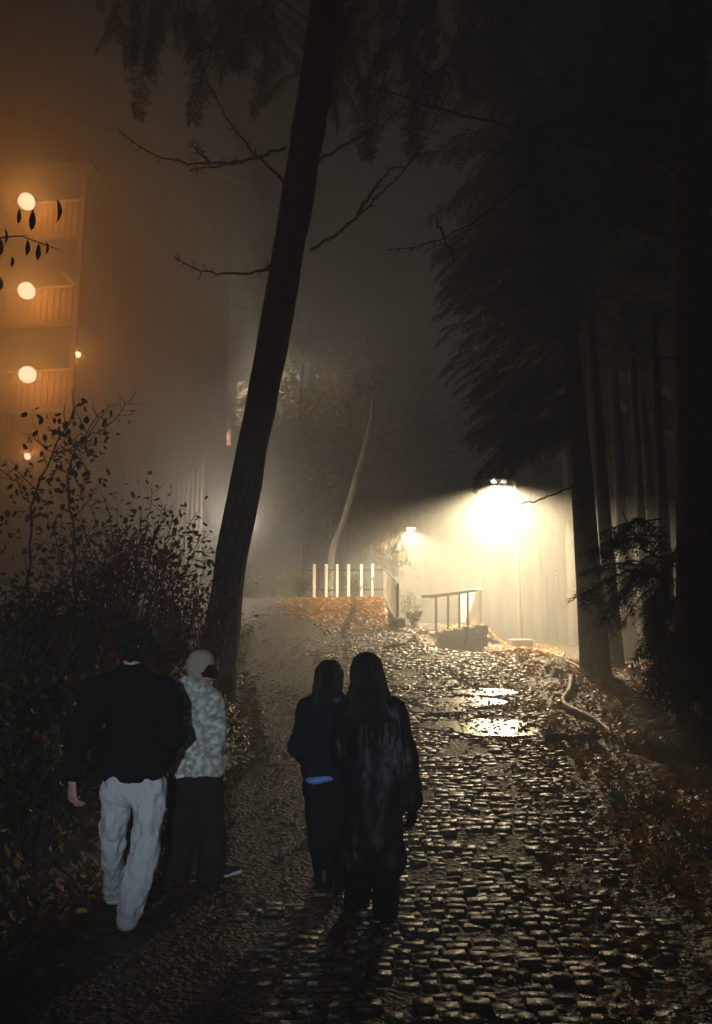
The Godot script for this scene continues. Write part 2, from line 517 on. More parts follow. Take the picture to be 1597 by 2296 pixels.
# ---------------------------------------------------------------- cobbled path
func make_path() -> void:
	var root := Node3D.new()
	root.name = "path"
	add_child(root)
	tag(root, "wet cobbled path climbing towards the street lamps", "", "", "structure")
	var mb := MB.new()
	var rows := 120
	for j in rows + 1:
		var d := 0.5 + j * 0.17
		for i in 13:
			var x := lerpf(left_of(d) + 0.02, right_of(d) - 0.02, i / 12.0)
			mb.vert(ground(x, d) + Vector3(0, 0.013, 0), up_at(x, d))
	for j in rows:
		for i in 12:
			var k := j * 13 + i
			mb.tri(k, k + 1, k + 13)
			mb.tri(k + 1, k + 14, k + 13)
	part(root, "bedding", mb, M.bedding)
	var variants := []
	for s in 4:
		var b := MB.new()
		var sz := Vector3(1, 0.09, 1)
		# a sett with a domed, chamfered top
		var top := []
		var rim := []
		for q in [[-1, -1], [0, -1.06], [1, -1], [1.05, 0], [1, 1], [0, 1.06], [-1, 1], [-1.05, 0]]:
			var jx := rng.randf_range(-0.05, 0.05)
			var jz := rng.randf_range(-0.05, 0.05)
			rim.append(Vector3(q[0] * 0.5 + jx * 0.5, 0.0, q[1] * 0.5 + jz * 0.5))
			top.append(Vector3(q[0] * 0.42 + jx * 0.8, 0.02, q[1] * 0.41 + jz * 0.8))
		var n0 := b.vert(Vector3(0, 0.024, 0), Vector3.UP)
		for q in top: b.vert(q, (Vector3.UP * 1.0 + Vector3(q.x, 0, q.z) * 0.22).normalized())
		for q in rim: b.vert(q, (Vector3.UP * 0.5 + Vector3(q.x, 0, q.z) * 1.4).normalized())
		for q in rim: b.vert(q - Vector3(0, 0.07, 0), Vector3(q.x, 0, q.z).normalized())
		for i in 8:
			var i2 := (i + 1) % 8
			b.tri(n0, 1 + i, 1 + i2)
			b.tri(1 + i, 1 + i2, 9 + i)
			b.tri(1 + i2, 9 + i2, 9 + i)
			b.tri(9 + i, 9 + i2, 17 + i)
			b.tri(9 + i2, 17 + i2, 17 + i)
		variants.append(b.mesh())
	var rest := [[], [], [], []]
	var d := 2.5
	var made := 0
	while d < 19.0:
		var depth := rng.randf_range(0.08, 0.115)
		var x := left_of(d) + 0.05 + rng.randf_range(0, 0.1)
		var skew := 0.05 * sin(d * 0.9)
		while x < right_of(d) - 0.14:
			var w := rng.randf_range(0.08, 0.165)
			var cx := x + w * 0.5
			var dd := d + depth * 0.5 + skew * (cx - 0.5) + rng.randf_range(-0.008, 0.008)
			var p := ground(cx, dd) + Vector3(0, 0.003 + rng.randf_range(-0.013, 0.013), 0)
			var up := (up_at(cx, dd) + Vector3(rng.randf_range(-0.08, 0.08), 0, rng.randf_range(-0.1, 0.1))).normalized()
			var bx := Vector3.RIGHT.rotated(Vector3.UP, rng.randf_range(-0.05, 0.05))
			var bz := bx.cross(up).normalized()
			bx = up.cross(bz)
			var xf := Transform3D(Basis(bx * (w - 0.008), up * rng.randf_range(0.85, 1.15), bz * (depth - 0.008)), p)
			var k := rng.randi() % 4
			if cx < lerpf(left_of(d), right_of(d), lerpf(0.42, 0.36, clampf((d - 5.0) / 8.0, 0, 1)) + 0.3 * noise.get_noise_2d(cx * 60, d * 60)) or noise.get_noise_2d(cx * 55 + 400, d * 55) > 0.23:
				x += w
				continue
			var seen := P(100, 2296, 3.3).z > p.z and absf(cx) < 0.49 * -p.z
			if made < 300 and seen and d > 3.2:
				var o := part(root, "cobble", variants[k], M["sett%d" % (rng.randi() % 3)])
				o.transform = xf
				made += 1
			else:
				rest[k].append(xf)
			x += w
		d += depth
	var all := []
	for k in 4:
		var o := scatter(root, "cobbles_beyond", variants[k], M["sett%d" % (k % 3)], rest[k])
	# standing water in the hollows
	for q in [[1085, 1637, 0.85, 0.13], [1050, 1580, 0.55, 0.12], [1125, 1652, 0.45, 0.08], [985, 1598, 0.4, 0.1], [950, 1540, 0.6, 0.14], [1090, 1560, 0.5, 0.1]]:
		var c := on_ground(q[0], q[1])
		var b := MB.new()
		var m0 := b.vert(Vector3.ZERO, Vector3.UP)
		for i in 20:
			var a := TAU * i / 20
			var rr := 1.0 + 0.3 * noise.get_noise_2d(cos(a) * 90 + q[0], sin(a) * 90)
			b.vert(Vector3(cos(a) * q[2] * rr, 0, sin(a) * q[3] * 2.2 * rr), Vector3.UP)
		for i in 20: b.tri(m0, 1 + i, 1 + (i + 1) % 20)
		var o := part(root, "puddle", b, M.puddle_water)
		var up := up_at(c.x, -c.z)
		o.transform = Transform3D(Basis(Vector3.RIGHT, up, Vector3.RIGHT.cross(up)), c + Vector3(0, 0.043, 0))

# ---------------------------------------------------------------- leaves on the ground
func leaf_mesh(l := 1.0, w := 0.62, curl := 0.35) -> ArrayMesh:
	var b := MB.new()
	b.leaf(Transform3D(Basis(), Vector3(0, 0, l * 0.5)), l, w, curl)
	return b.mesh()
func maple_mesh() -> ArrayMesh:
	var b := MB.new()
	var c0 := b.vert(Vector3(0, 0.0, 0.1), Vector3.UP)
	var prof := [[0.0, 0.5], [0.25, 0.22], [0.8, 0.42], [1.1, 0.24], [1.65, 0.5], [2.0, 0.26], [2.55, 0.4], [2.9, 0.22]]
	var pts := []
	for s in [1.0, -1.0]:
		for i in prof.size():
			var q = prof[i] if s > 0 else prof[prof.size() - 1 - i]
			var a: float = q[0] * s
			pts.append(Vector3(sin(a) * q[1], 0.12 * q[1] + 0.25 * q[1] * q[1] * absf(sin(a * 1.5)), -cos(a) * q[1]))
	for p in pts: b.vert(p, Vector3(-p.x * 0.5, 1, -p.z * 0.5).normalized())
	for i in pts.size(): b.tri(c0, 1 + i, 1 + (i + 1) % pts.size())
	return b.mesh()

func lay(p: Vector3, d: float, size: float, tilt: float) -> Transform3D:
	var up := (up_at(p.x, d) + Vector3(rng.randf_range(-tilt, tilt), 0, rng.randf_range(-tilt, tilt))).normalized()
	var x := Vector3.RIGHT.rotated(Vector3.UP, rng.randf() * TAU)
	var z := x.cross(up).normalized()
	x = up.cross(z)
	return Transform3D(Basis(x * size, up * size, z * size), p)

func leaf_color(kind: int) -> Color:
	var t := rng.randf()
	match kind:
		0:   # russet litter
			return Color(0.62, 0.23, 0.03).lerp(Color(0.26, 0.09, 0.018), t) if rng.randf() < 0.72 else Color(0.66, 0.36, 0.06)
		1:   # brown, trodden
			return Color(0.055, 0.032, 0.017).lerp(Color(0.14, 0.07, 0.03), t * t)
		2:   # ivy and green
			return Color(0.02, 0.035, 0.012).lerp(Color(0.07, 0.075, 0.025), t)
		3:   # dull red shrub
			return Color(0.26, 0.075, 0.06).lerp(Color(0.12, 0.045, 0.03), t)
		4:   # autumn crown
			return Color(0.34, 0.25, 0.085).lerp(Color(0.16, 0.09, 0.035), t)
	return Color(0.16, 0.16, 0.045).lerp(Color(0.08, 0.075, 0.025), t)

func make_litter() -> void:
	var lm := leaf_mesh()
	var mm := maple_mesh()
	var right_x := []
	var right_c := []
	for i in 15000:
		var d := 3.0 + 20.0 * pow(rng.randf(), 1.15)
		var u := rng.randf_range(-0.5, 2.6)
		if u < 0.0 and rng.randf() < 0.55: continue
		var x := right_of(d) + u * (1.0 if u > 0 else 1.4)
		var clump := noise.get_noise_2d(x * 45.0, d * 45.0)
		if clump < -0.2 + 0.06 * u and rng.randf() < 0.85: continue
		right_x.append(lay(ground(x, d) + Vector3(0, rng.randf_range(0.012, 0.05), 0), d, rng.randf_range(0.06, 0.12), 0.95))
		right_c.append(leaf_color(0))
	tag(scatter(self, "leaf_litter", mm, M.litter, right_x, right_c), "russet fallen leaves drifted along the right verge of the path", "leaves")
	var px := []
	var pc := []
	for i in 11000:
		var d := 3.0 + 17.0 * rng.randf()
		var x := lerpf(left_of(d), right_of(d), rng.randf())
		var edge := clampf((x - left_of(d)) / (right_of(d) - left_of(d)), 0, 1)
		var keep := 0.95 if edge < 0.42 else (0.22 if edge < 0.75 else 0.6)
		if d > 12.0: keep *= 0.6
		if noise.get_noise_2d(x * 40.0 + 300, d * 40.0) < 0.05: keep *= 0.35
		if rng.randf() > keep: continue
		px.append(lay(ground(x, d) + Vector3(0, rng.randf_range(0.04, 0.055), 0), d, rng.randf_range(0.05, 0.11), 0.35))
		pc.append(leaf_color(1))
	for i in 5200:
		var d := 9.0 + 11.0 * rng.randf()
		var x := lerpf(lerpf(left_of(d), right_of(d), 0.3), right_of(d), pow(rng.randf(), 0.6))
		if noise.get_noise_2d(x * 50.0 + 30, d * 50.0) < -0.05: continue
		px.append(lay(ground(x, d) + Vector3(0, rng.randf_range(0.03, 0.06), 0), d, rng.randf_range(0.05, 0.1), 0.5))
		pc.append(leaf_color(0) if rng.randf() < 0.45 else leaf_color(1))
	tag(scatter(self, "trodden_leaves", mm, M.litter, px, pc), "brown wet leaves trodden flat on the cobbles", "leaves")
	var bx := []
	var bc := []
	for i in 17000:
		var d := 2.6 + 14.0 * pow(rng.randf(), 1.1)
		var u := rng.randf_range(-0.12, 3.4)
		var x := left_of(d) - u
		if noise.get_noise_2d(x * 50.0, d * 50.0 + 90) < -0.25: continue
		bx.append(lay(ground(x, d) + Vector3(0, rng.randf_range(0.01, 0.14), 0), d, rng.randf_range(0.045, 0.1), 0.9))
		bc.append(leaf_color(2) if rng.randf() < 0.62 else leaf_color(0 if rng.randf() < 0.4 else 1))
	tag(scatter(self, "ivy_cover", lm, M.litter, bx, bc), "glossy ivy and dead leaves covering the left bank", "ground cover")
	var fx := []
	var fc := []
	for i in 2600:   # the leaf bank before the upper fence
		var d := rng.randf_range(18.2, 22.4)
		var x := rng.randf_range(-2.6, 1.0)
		if rng.randf() > smoothstep(-2.7, -0.6, x + 0.6 * noise.get_noise_2d(x * 60, d * 60)): continue
		fx.append(lay(ground(x, d) + Vector3(0, rng.randf_range(0.01, 0.04), 0), d, rng.randf_range(0.08, 0.15), 0.5))
		fc.append(leaf_color(0))
	tag(scatter(self, "leaf_drift", mm, M.litter, fx, fc), "orange leaves drifted against the pale post fence", "leaves")
	var pb := MB.new()
	pb.append(body([[Vector3(-0.15, 0, 0), Vector3(0.2, 0, 0.05), 0.5, 0.38, Vector3(1, 0.6, 0.9)]], 0.22, 0.1))
	var gvx := []
	var gvc := []
	for i in 9000:
		var d := 2.8 + 16.0 * pow(rng.randf(), 1.3)
		var x := lerpf(left_of(d) - 0.1, right_of(d), rng.randf() * 0.62)
		gvx.append(lay(ground(x, d) + Vector3(0, 0.008, 0), d, rng.randf_range(0.008, 0.026) * (1.8 if rng.randf() < 0.06 else 1.0), 0.6))
		gvc.append(Color(0.05, 0.042, 0.034).lerp(Color(0.2, 0.175, 0.15), rng.randf() * rng.randf()))
	tag(scatter(self, "gravel", pb.mesh(), M.litter_stone, gvx, gvc), "wet gravel scattered over the bare earth side of the path", "gravel")
	# grass and moss tufts at the right edge
	var gb := MB.new()
	for i in 14:
		var a := rng.randf() * TAU
		var lean := rng.randf_range(0.15, 0.6)
		var p := Vector3(cos(a), 0, sin(a)) * rng.randf() * 0.06
		var tip := p + Vector3(cos(a) * lean, 1.0 - lean * 0.4, sin(a) * lean) * rng.randf_range(0.1, 0.2)
		var side := Vector3(-sin(a), 0, cos(a)) * 0.005
		gb.face([p - side, p + side, p.lerp(tip, 0.6) + side * 0.7 + Vector3(0, 0.015, 0), tip], Vector3(cos(a), 0.6, sin(a)).normalized())
	var gx := []
	var gc := []
	for i in 700:
		var d := rng.randf_range(3.0, 9.0)
		var x := right_of(d) + rng.randf_range(0.1, 1.8)
		if noise.get_noise_2d(x * 30.0 + 55, d * 30.0) < 0.05: continue
		gx.append(lay(ground(x, d), d, rng.randf_range(0.6, 1.3), 0.2))
		gc.append(Color(0.04, 0.065, 0.015).lerp(Color(0.08, 0.09, 0.03), rng.randf()))
	tag(scatter(self, "grass_tufts", gb.mesh(), M.leaf, gx, gc), "short green grass tufts between the leaves on the right verge", "grass")
	# single leaves that show by themselves on the dark stones
	for q in [[970, 2172, 0.15, Color(0.5, 0.42, 0.12), "yellow curled leaf lying alone on dark cobbles"], [488, 2072, 0.09, Color(0.55, 0.45, 0.28), "small cream leaf on the path behind the walkers"], [1070, 2182, 0.1, Color(0.4, 0.24, 0.15), "pale brown leaf on cobbles beside the yellow leaf"], [125, 1730, 0.12, Color(0.4, 0.3, 0.06), "yellow leaf on a stem near a bare hand"], [1300, 2165, 0.09, Color(0.4, 0.32, 0.1), "small ochre leaf on the dark right side of the path"], [965, 1570, 0.14, Color(0.25, 0.08, 0.02), "dark russet leaf alone on the bright wet stones"]]:
		var c := on_ground(q[0], q[1])
		var o := part(self, "fallen_leaf", lm, mat("fallen_leaf_%d" % q[0], q[3], 0.5))
		o.transform = lay(c + Vector3(0, 0.055, 0), -c.z, q[2] * 0.75, 0.5)
		tag(o, q[4], "leaf", "")
	var s := on_ground(1494, 2100)
	var sb := MB.new()
	sb.face([Vector3(-0.05, 0, -0.02), Vector3(0.03, 0.004, -0.03), Vector3(0.055, 0.012, 0.02), Vector3(-0.03, 0.006, 0.028)], Vector3.UP)
	sb.face([Vector3(-0.05, 0, -0.02), Vector3(-0.03, 0.006, 0.028), Vector3(-0.055, 0.022, 0.015)], Vector3(-0.4, 0.9, 0).normalized())
	var so := part(self, "paper_scrap", sb, mat("scrap", Color(0.5, 0.62, 0.75), 0.6))
	so.position = s + Vector3(0, 0.05, 0)
	tag(so, "small pale blue paper scrap lying on dark leaves", "litter")

# ---------------------------------------------------------------- trees
func curve(pts: Array, n: int) -> Array:   # smooth line through the points
	var cv := Curve3D.new()
	for i in pts.size():
		var t: Vector3 = (pts[mini(i + 1, pts.size() - 1)] - pts[maxi(i - 1, 0)]) / 6.0
		cv.add_point(pts[i], -t, t)
	var out := []
	var l := cv.get_baked_length()
	for i in n + 1: out.append(cv.sample_baked(l * i / n))
	return out

func taper(n: int, a: float, b: float, flare := 0.0) -> Array:
	var out := []
	for i in n + 1:
		var t := float(i) / n
		out.append(lerpf(a, b, t) * (1.0 + flare * exp(-t * n * 0.45)))
	return out

func knobbly(mb: MB, pts: Array, ra: float, rb: float, twigs := 8, tl := 0.25) -> void:   # a bare branch with short side twigs
	var n := maxi(10, pts.size() * 4)
	var line := curve(pts, n)
	for i in line.size(): line[i] += Vector3(noise.get_noise_2d(i * 40.0 + ra * 999, 3), noise.get_noise_2d(i * 40.0, 9 + rb * 999), 0) * 0.05
	mb.tube(line, taper(n, ra, rb), 6, 0.3, noise)
	for t in twigs:
		var i := rng.randi_range(2, n - 1)
		var dirn: Vector3 = (line[i] - line[i - 1]).normalized()
		var side := dirn.cross(Vector3(rng.randf_range(-1, 1), rng.randf_range(-1, 1), rng.randf_range(-1, 1))).normalized()
		var l := tl * rng.randf_range(0.3, 1.0)
		var q: Vector3 = line[i] + (dirn * 0.7 + side).normalized() * l
		var mid: Vector3 = (line[i] + q) * 0.5 + side * l * 0.12
		mb.tube([line[i], mid, q], [rb * 1.1, rb * 0.9, rb * 0.5], 4)

var bough_mesh: ArrayMesh
func make_bough() -> void:   # a spruce bough of unit length along +x, its twigs hanging
	var b := MB.new()
	var wood := Color(0.02, 0.015, 0.01)
	b.tube([Vector3.ZERO, Vector3(0.5, 0.03, 0), Vector3(1, -0.08, 0)], [0.012, 0.008, 0.003], 4, 0.0, null, wood)
	for i in 30:
		var t := 0.08 + 0.92 * i / 30.0
		var p := Vector3(t, 0.06 * sin(t * PI) - 0.08 * t * t, 0)
		var s := 1.0 if i % 2 == 0 else -1.0
		var l := lerpf(0.34, 0.1, t) * rng.randf_range(0.7, 1.15)
		var dirn := Vector3(0.55 + rng.randf_range(-0.15, 0.15), rng.randf_range(-0.75, -0.1), s * rng.randf_range(0.35, 0.9)).normalized()
		var col := Color(0.03, 0.045, 0.022).lerp(Color(0.065, 0.08, 0.042), rng.randf())
		var steps := 6
		var side := dirn.cross(Vector3.UP).normalized()
		var nrm := side.cross(dirn).normalized()
		for k in steps:
			var q := p + dirn * l * (k + 0.3) / steps + Vector3(0, -0.03 * k * k / 36.0, 0)
			for s2 in [-1.0, 1.0]:
				var tip: Vector3 = q + (dirn * 0.8 + side * s2 * 0.8 + nrm * rng.randf_range(-0.5, 0.4)).normalized() * rng.randf_range(0.045, 0.075)
				var wv := dirn * 0.009
				b.face([q - wv, q + wv, tip], nrm, col)
		var e := p + dirn * l
		b.face([p - side * 0.006, p + side * 0.006, e], nrm, col)
	bough_mesh = b.mesh(true)

func bough_at(p: Vector3, dirn: Vector3, l: float) -> Transform3D:
	var x := dirn.normalized()
	var z := x.cross(Vector3.UP)
	if z.length() < 0.1: z = Vector3(0, 0, 1)
	z = z.normalized()
	var y := z.cross(x)
	return Transform3D(Basis(x * l, y * l, z * l), p)

func conifer(at: Vector3, h: float, r: float, crown_from: float, crown_r: float, n: int, label: String, group := "", called := "spruce_tree", lean := Vector3.ZERO, mname := "bark", bare := 6) -> Node3D:
	var t := thing(called, label, "tree", at, group)
	var mb := MB.new()
	var steps := 14
	var line := []
	for i in steps + 1:
		var u := float(i) / steps
		line.append(Vector3(noise.get_noise_2d(at.x * 50 + u * 60, 3) * 0.25 * u, -0.15 + u * h, noise.get_noise_2d(at.z * 50 + u * 60, 8) * 0.25 * u) + lean * u)
	mb.tube(line, taper(steps, r, r * 0.35, 0.35), 12, 0.12, noise)
	part(t, "trunk", mb, M[mname])
	if bare > 0:
		var bb := MB.new()
		for i in bare:
			var u := rng.randf_range(0.12, 0.5)
			var p: Vector3 = line[int(u * steps)]
			var a := rng.randf() * TAU
			var l := rng.randf_range(0.4, 1.3)
			var o := Vector3(cos(a), rng.randf_range(-0.15, 0.25), sin(a)) * l
			knobbly(bb, [p, p + o * 0.5 + Vector3(0, -0.06, 0), p + o], 0.014, 0.004, 5, 0.2)
		part(t, "dead_branches", bb, M.twig)
	if n > 0:
		var xf := []
		for i in n:
			var u := pow(rng.randf(), 0.9)
			var y := lerpf(crown_from, h * 0.98, u)
			var k := clampf(y / h, 0, 1) * steps
			var p: Vector3 = line[int(minf(k, steps - 1))].lerp(line[mini(int(k) + 1, steps)], k - int(k))
			var a := rng.randf() * TAU
			var reach := crown_r * pow(1.0 - u * 0.9, 0.75)
			var l := minf(reach * rng.randf_range(0.55, 1.0), 2.2)
			var start := maxf(0.0, reach * rng.randf_range(0.2, 1.0) - l)
			var dirn := Vector3(cos(a), rng.randf_range(-0.38, 0.05), sin(a))
			xf.append(bough_at(p + dirn * start, dirn, l))
		scatter(t, "crown", bough_mesh, M.needle, xf)
	return t

func broadleaf(at: Vector3, h: float, r: float, crown_c: Vector3, crown_s: Vector3, n: int, lc: int, label: String, group := "", called := "autumn_tree", mname := "bark", lean := Vector3.ZERO, lsize := 0.13) -> Node3D:
	var t := thing(called, label, "tree", at, group)
	var mb := MB.new()
	var line := curve([Vector3(0, -0.15, 0), lean * 0.35 + Vector3(0.05, h * 0.33, 0), lean * 0.7 + Vector3(-0.05, h * 0.66, 0), lean + Vector3(0, h, 0)], 12)
	mb.tube(line, taper(12, r, r * 0.25, 0.3), 10, 0.12, noise)
	part(t, "trunk", mb, M[mname])
	var bb := MB.new()
	var ends := []
	for i in 16:
		var u := rng.randf_range(0.3, 0.95)
		var p: Vector3 = line[int(u * 12)]
		var e := crown_c + Vector3(rng.randf_range(-1, 1), rng.randf_range(-1, 1), rng.randf_range(-1, 1)).normalized() * crown_s * rng.randf_range(0.5, 1.0)
		var mid := p.lerp(e, 0.5) + Vector3(0, 0.25, 0)
		knobbly(bb, [p, mid, e], r * 0.3, 0.012, 7, 0.7)
		ends.append([p, mid, e])
	part(t, "limbs", bb, M[mname])
	var xf := []
	var cc := []
	for i in n:
		var e = ends[rng.randi() % ends.size()]
		var u := pow(rng.randf(), 0.6)
		var p: Vector3 = e[0].lerp(e[1], u * 2.0) if u < 0.5 else e[1].lerp(e[2], u * 2.0 - 1.0)
		p += Vector3(rng.randfn(), rng.randfn(), rng.randfn()) * crown_s * 0.16
		var bs := Basis.from_euler(Vector3(rng.randf() * TAU, rng.randf() * TAU, rng.randf() * TAU)).scaled(Vector3.ONE * lsize * rng.randf_range(0.6, 1.3))
		xf.append(Transform3D(bs, p))
		cc.append(leaf_color(lc))
	if n > 0: scatter(t, "crown", leaf_mesh(), M.leaf, xf, cc)
	return t

func shrub(at: Vector3, h: float, spread: float, stems: int, leaves: int, lc: int, label: String, called := "shrub", group := "", lsize := 0.06, category := "shrub") -> Node3D:
	var t := thing(called, label, category, at, group)
	var bb := MB.new()
	var lines := []
	for i in stems:
		var a := rng.randf() * TAU
		var s := spread * sqrt(rng.randf())
		var hh := h * rng.randf_range(0.6, 1.0)
		var e := Vector3(cos(a) * s, hh, sin(a) * s)
		var mid := e * 0.5 + Vector3(rng.randf_range(-0.1, 0.1), 0.12, rng.randf_range(-0.1, 0.1))
		var st := Vector3(cos(a), 0, sin(a)) * 0.06 + Vector3(0, -0.05, 0)
		knobbly(bb, [st, mid, e], 0.011, 0.003, 8, 0.3 * h / 1.5)
		lines.append([st, mid, e])
	part(t, "stems", bb, M.twig)
	var xf := []
	var cc := []
	for i in leaves:
		var e = lines[rng.randi() % lines.size()]
		var u := rng.randf_range(0.25, 1.0)
		var p: Vector3 = e[0].lerp(e[1], u * 2.0) if u < 0.5 else e[1].lerp(e[2], u * 2.0 - 1.0)
		p += Vector3(rng.randfn(), rng.randfn(), rng.randfn()) * 0.11 * h / 1.5
		var bs := Basis.from_euler(Vector3(rng.randf_range(-1.2, 0.6), rng.randf() * TAU, rng.randf_range(-0.8, 0.8))).scaled(Vector3.ONE * lsize * rng.randf_range(0.6, 1.4))
		xf.append(Transform3D(bs, p))
		cc.append(leaf_color(lc))
	scatter(t, "foliage", leaf_mesh(), M.leaf, xf, cc)
	return t

func make_trees() -> void:
	make_bough()
	# the leaning trunk on the left bank
	var b0 := P(478, 1450, 10.6)
	b0.y = G(b0.x, 10.6)
	var t := thing("leaning_tree", "thick dark trunk leaning right out of the left bank", "tree", b0)
	var line := []
	for q in [[487, 1455, 10.6], [512, 1300, 10.6], [567, 1000, 10.6], [624, 700, 10.6], [674, 400, 10.6], [705, 200, 10.6], [750, -100, 10.6], [810, -500, 10.6]]:
		line.append(P(q[0], q[1], q[2]) - b0)
	line[0].y = -0.2
	var mb := MB.new()
	mb.tube(curve(line, 30), taper(30, 0.2, 0.29, 0.45), 22, 0.2, noise)
	part(t, "trunk", mb, M.bark)
	for q in [
		[[640, 330, 10.8], [540, 362, 10.5], [420, 365, 10.2], [330, 340, 10.0], [262, 288, 9.8]],
		[[470, 362, 10.3], [445, 340, 10.2], [430, 325, 10.2]],
		[[545, 360, 10.5], [500, 370, 10.3], [425, 382, 10.3]],
		[[625, 592, 10.6], [560, 612, 10.4], [480, 612, 10.2], [425, 598, 10.0], [390, 575, 9.9]],
		[[650, 420, 10.8], [560, 330, 10.4], [500, 250, 10.2], [470, 190, 10.0]],
		[[695, 560, 10.6], [760, 520, 10.4], [860, 430, 10.2], [930, 350, 10.0], [985, 255, 9.8]],
		[[800, 480, 10.3], [870, 385, 10.2], [905, 375, 10.1], [960, 335, 10.0]],
		[[700, 370, 10.8], [780, 320, 10.6], [870, 270, 10.4], [905, 235, 10.2]]]:
		var pts := []
		for a in q: pts.append(P(a[0], a[1], a[2]) - b0)
		var bb := MB.new()
		knobbly(bb, pts, 0.028, 0.008, 22, 0.16)
		part(t, "branch", bb, M.twig)
	var xf := []
	for i in 330:
		var px := rng.randf_range(250, 1150)
		var py := rng.randf_range(-450, 60) + clampf((px - 500) * 0.6, 0, 110) + (60 if px < 470 and px > 280 else 0)
		var p := P(px, py, rng.randf_range(9.0, 13.0))
		var dirn := Vector3(rng.randf_range(-1, 1), rng.randf_range(-1.6, -0.2), rng.randf_range(-0.8, 0.8))
		xf.append(bough_at(p - b0, dirn, rng.randf_range(0.7, 1.5)))
	for i in 16:   # the hanging sprays at upper left
		var p := P(rng.randf_range(285, 450), rng.randf_range(-40, 70), 10.0)
		xf.append(bough_at(p - b0, Vector3(rng.randf_range(-0.2, 0.2), -1.0, 0.1), rng.randf_range(0.5, 0.85)))
	scatter(t, "crown", bough_mesh, M.needle, xf)

	# the big trunk at the right edge and its long bare branches
	var b1 := ground(P(1565, 1680, 8.8).x, 8.8)
	t = thing("old_spruce", "massive black trunk at the right with long bare branches overhead", "tree", b1)
	mb = MB.new()
	line = []
	for q in [[1572, 1690], [1568, 1400], [1558, 1000], [1550, 600], [1542, 200], [1538, -200], [1535, -700]]: line.append(P(q[0], q[1], 8.8) - b1)
	line[0].y = -0.2
	mb.tube(curve(line, 26), taper(26, 0.235, 0.2, 0.3), 16, 0.14, noise)
	part(t, "trunk", mb, M.bark)
	for q in [
		[[1525, 385, 8.8], [1420, 350, 8.7], [1270, 322, 8.6], [1130, 280, 8.5], [985, 248, 8.4], [905, 215, 8.4], [830, 195, 8.4]],
		[[1265, 325, 8.6], [1160, 420, 8.5], [1060, 500, 8.4], [950, 550, 8.3], [870, 560, 8.3]],
		[[980, 500, 8.4], [1010, 560, 8.3], [1020, 590, 8.3]],
		[[1500, 1260, 8.7], [1450, 1235, 8.6], [1410, 1180, 8.5], [1395, 1150, 8.4]],
		[[1560, 805, 8.8], [1480, 800, 8.6], [1400, 785, 8.5]]]:
		var pts := []
		for a in q: pts.append(P(a[0], a[1], a[2]) - b1)
		var bb := MB.new()
		knobbly(bb, pts, 0.038 if q.size() > 6 else 0.018, 0.007, 30 if q.size() > 4 else 10, 0.13)
		part(t, "branch", bb, M.twig)
	xf = []
	for q in [[1480, 1190, 1310, 1240], [1500, 1260, 1300, 1300], [1500, 1280, 1330, 1380], [1520, 1310, 1390, 1440], [1520, 1350, 1420, 1490], [1540, 1230, 1400, 1330], [1540, 1400, 1450, 1560], [1590, 1540, 1540, 1620]]:
		for k in 5:
			var a := P(q[0] + rng.randf_range(-60, 20), q[1] + rng.randf_range(-30, 30), rng.randf_range(7.6, 9.2))
			var e := P(q[2] + rng.randf_range(-10, 110), q[3] + rng.randf_range(-50, 20), rng.randf_range(7.4, 9.0))
			xf.append(bough_at(a - b1, e - a, (e - a).length()))
	for i in 130:
		var px := rng.randf_range(1150, 1750)
		var py := rng.randf_range(-700, 330)
		var a := P(px, py, rng.randf_range(7.5, 11.5))
		xf.append(bough_at(a - b1, Vector3(rng.randf_range(-1, 1), rng.randf_range(-1.0, 0.1), rng.randf_range(-0.8, 0.8)), rng.randf_range(0.8, 1.7)))
	scatter(t, "crown", bough_mesh, M.needle, xf)

	# the spruce whose crown hangs over the lamp
	var b2 := ground(P(1338, 1530, 13.0).x, 13.0)
	t = conifer(b2, 19.0, 0.2, 7.4, 3.3, 420, "tall spruce with dense dark boughs hanging over the nearer street lamp", "", "spruce_tree", Vector3(-0.5, 0, 0), "bark", 4)
	xf = []
	for i in 500:   # the low sweeping boughs on the side of the lamp
		var py := rng.randf_range(560, 1010)
		var lim := lerpf(965, 1010, clampf((py - 560) / 300.0, 0, 1)) + 70.0 * maxf(0.0, (py - 850) / 150.0)
		var px := rng.randf_range(lim + 60, 1330)
		var a := P(px, py - 25, rng.randf_range(11.2, 14.6))
		xf.append(bough_at(a - b2, Vector3(-1, rng.randf_range(-0.8, -0.2), rng.randf_range(-0.7, 0.7)), rng.randf_range(0.45, 0.85)))
	for q in [[1210, 930, 1030, 975], [1200, 960, 1060, 1010], [1180, 980, 1040, 1085], [1200, 1000, 1075, 1060], [1210, 1000, 1110, 1085], [1160, 1000, 1095, 1098]]:
		for k in 3:
			var a := P(q[0], q[1], 12.8 + 0.3 * k)
			var e := P(q[2] + rng.randf_range(0, 20), q[3] - rng.randf_range(0, 25), 12.6 + 0.3 * k)
			xf.append(bough_at(a - b2, e - a, (e - a).length()))
	scatter(t, "low_boughs", bough_mesh, M.needle, xf)
	var lb := MB.new()
	var lp := []
	for q in [[1300, 1082, 12.9], [1250, 1105, 12.6], [1200, 1124, 12.4], [1150, 1129, 12.3], [1110, 1122, 12.2]]: lp.append(P(q[0], q[1], q[2]) - b2)
	knobbly(lb, lp, 0.02, 0.008, 14, 0.07)
	part(t, "branch", lb, M.twig)

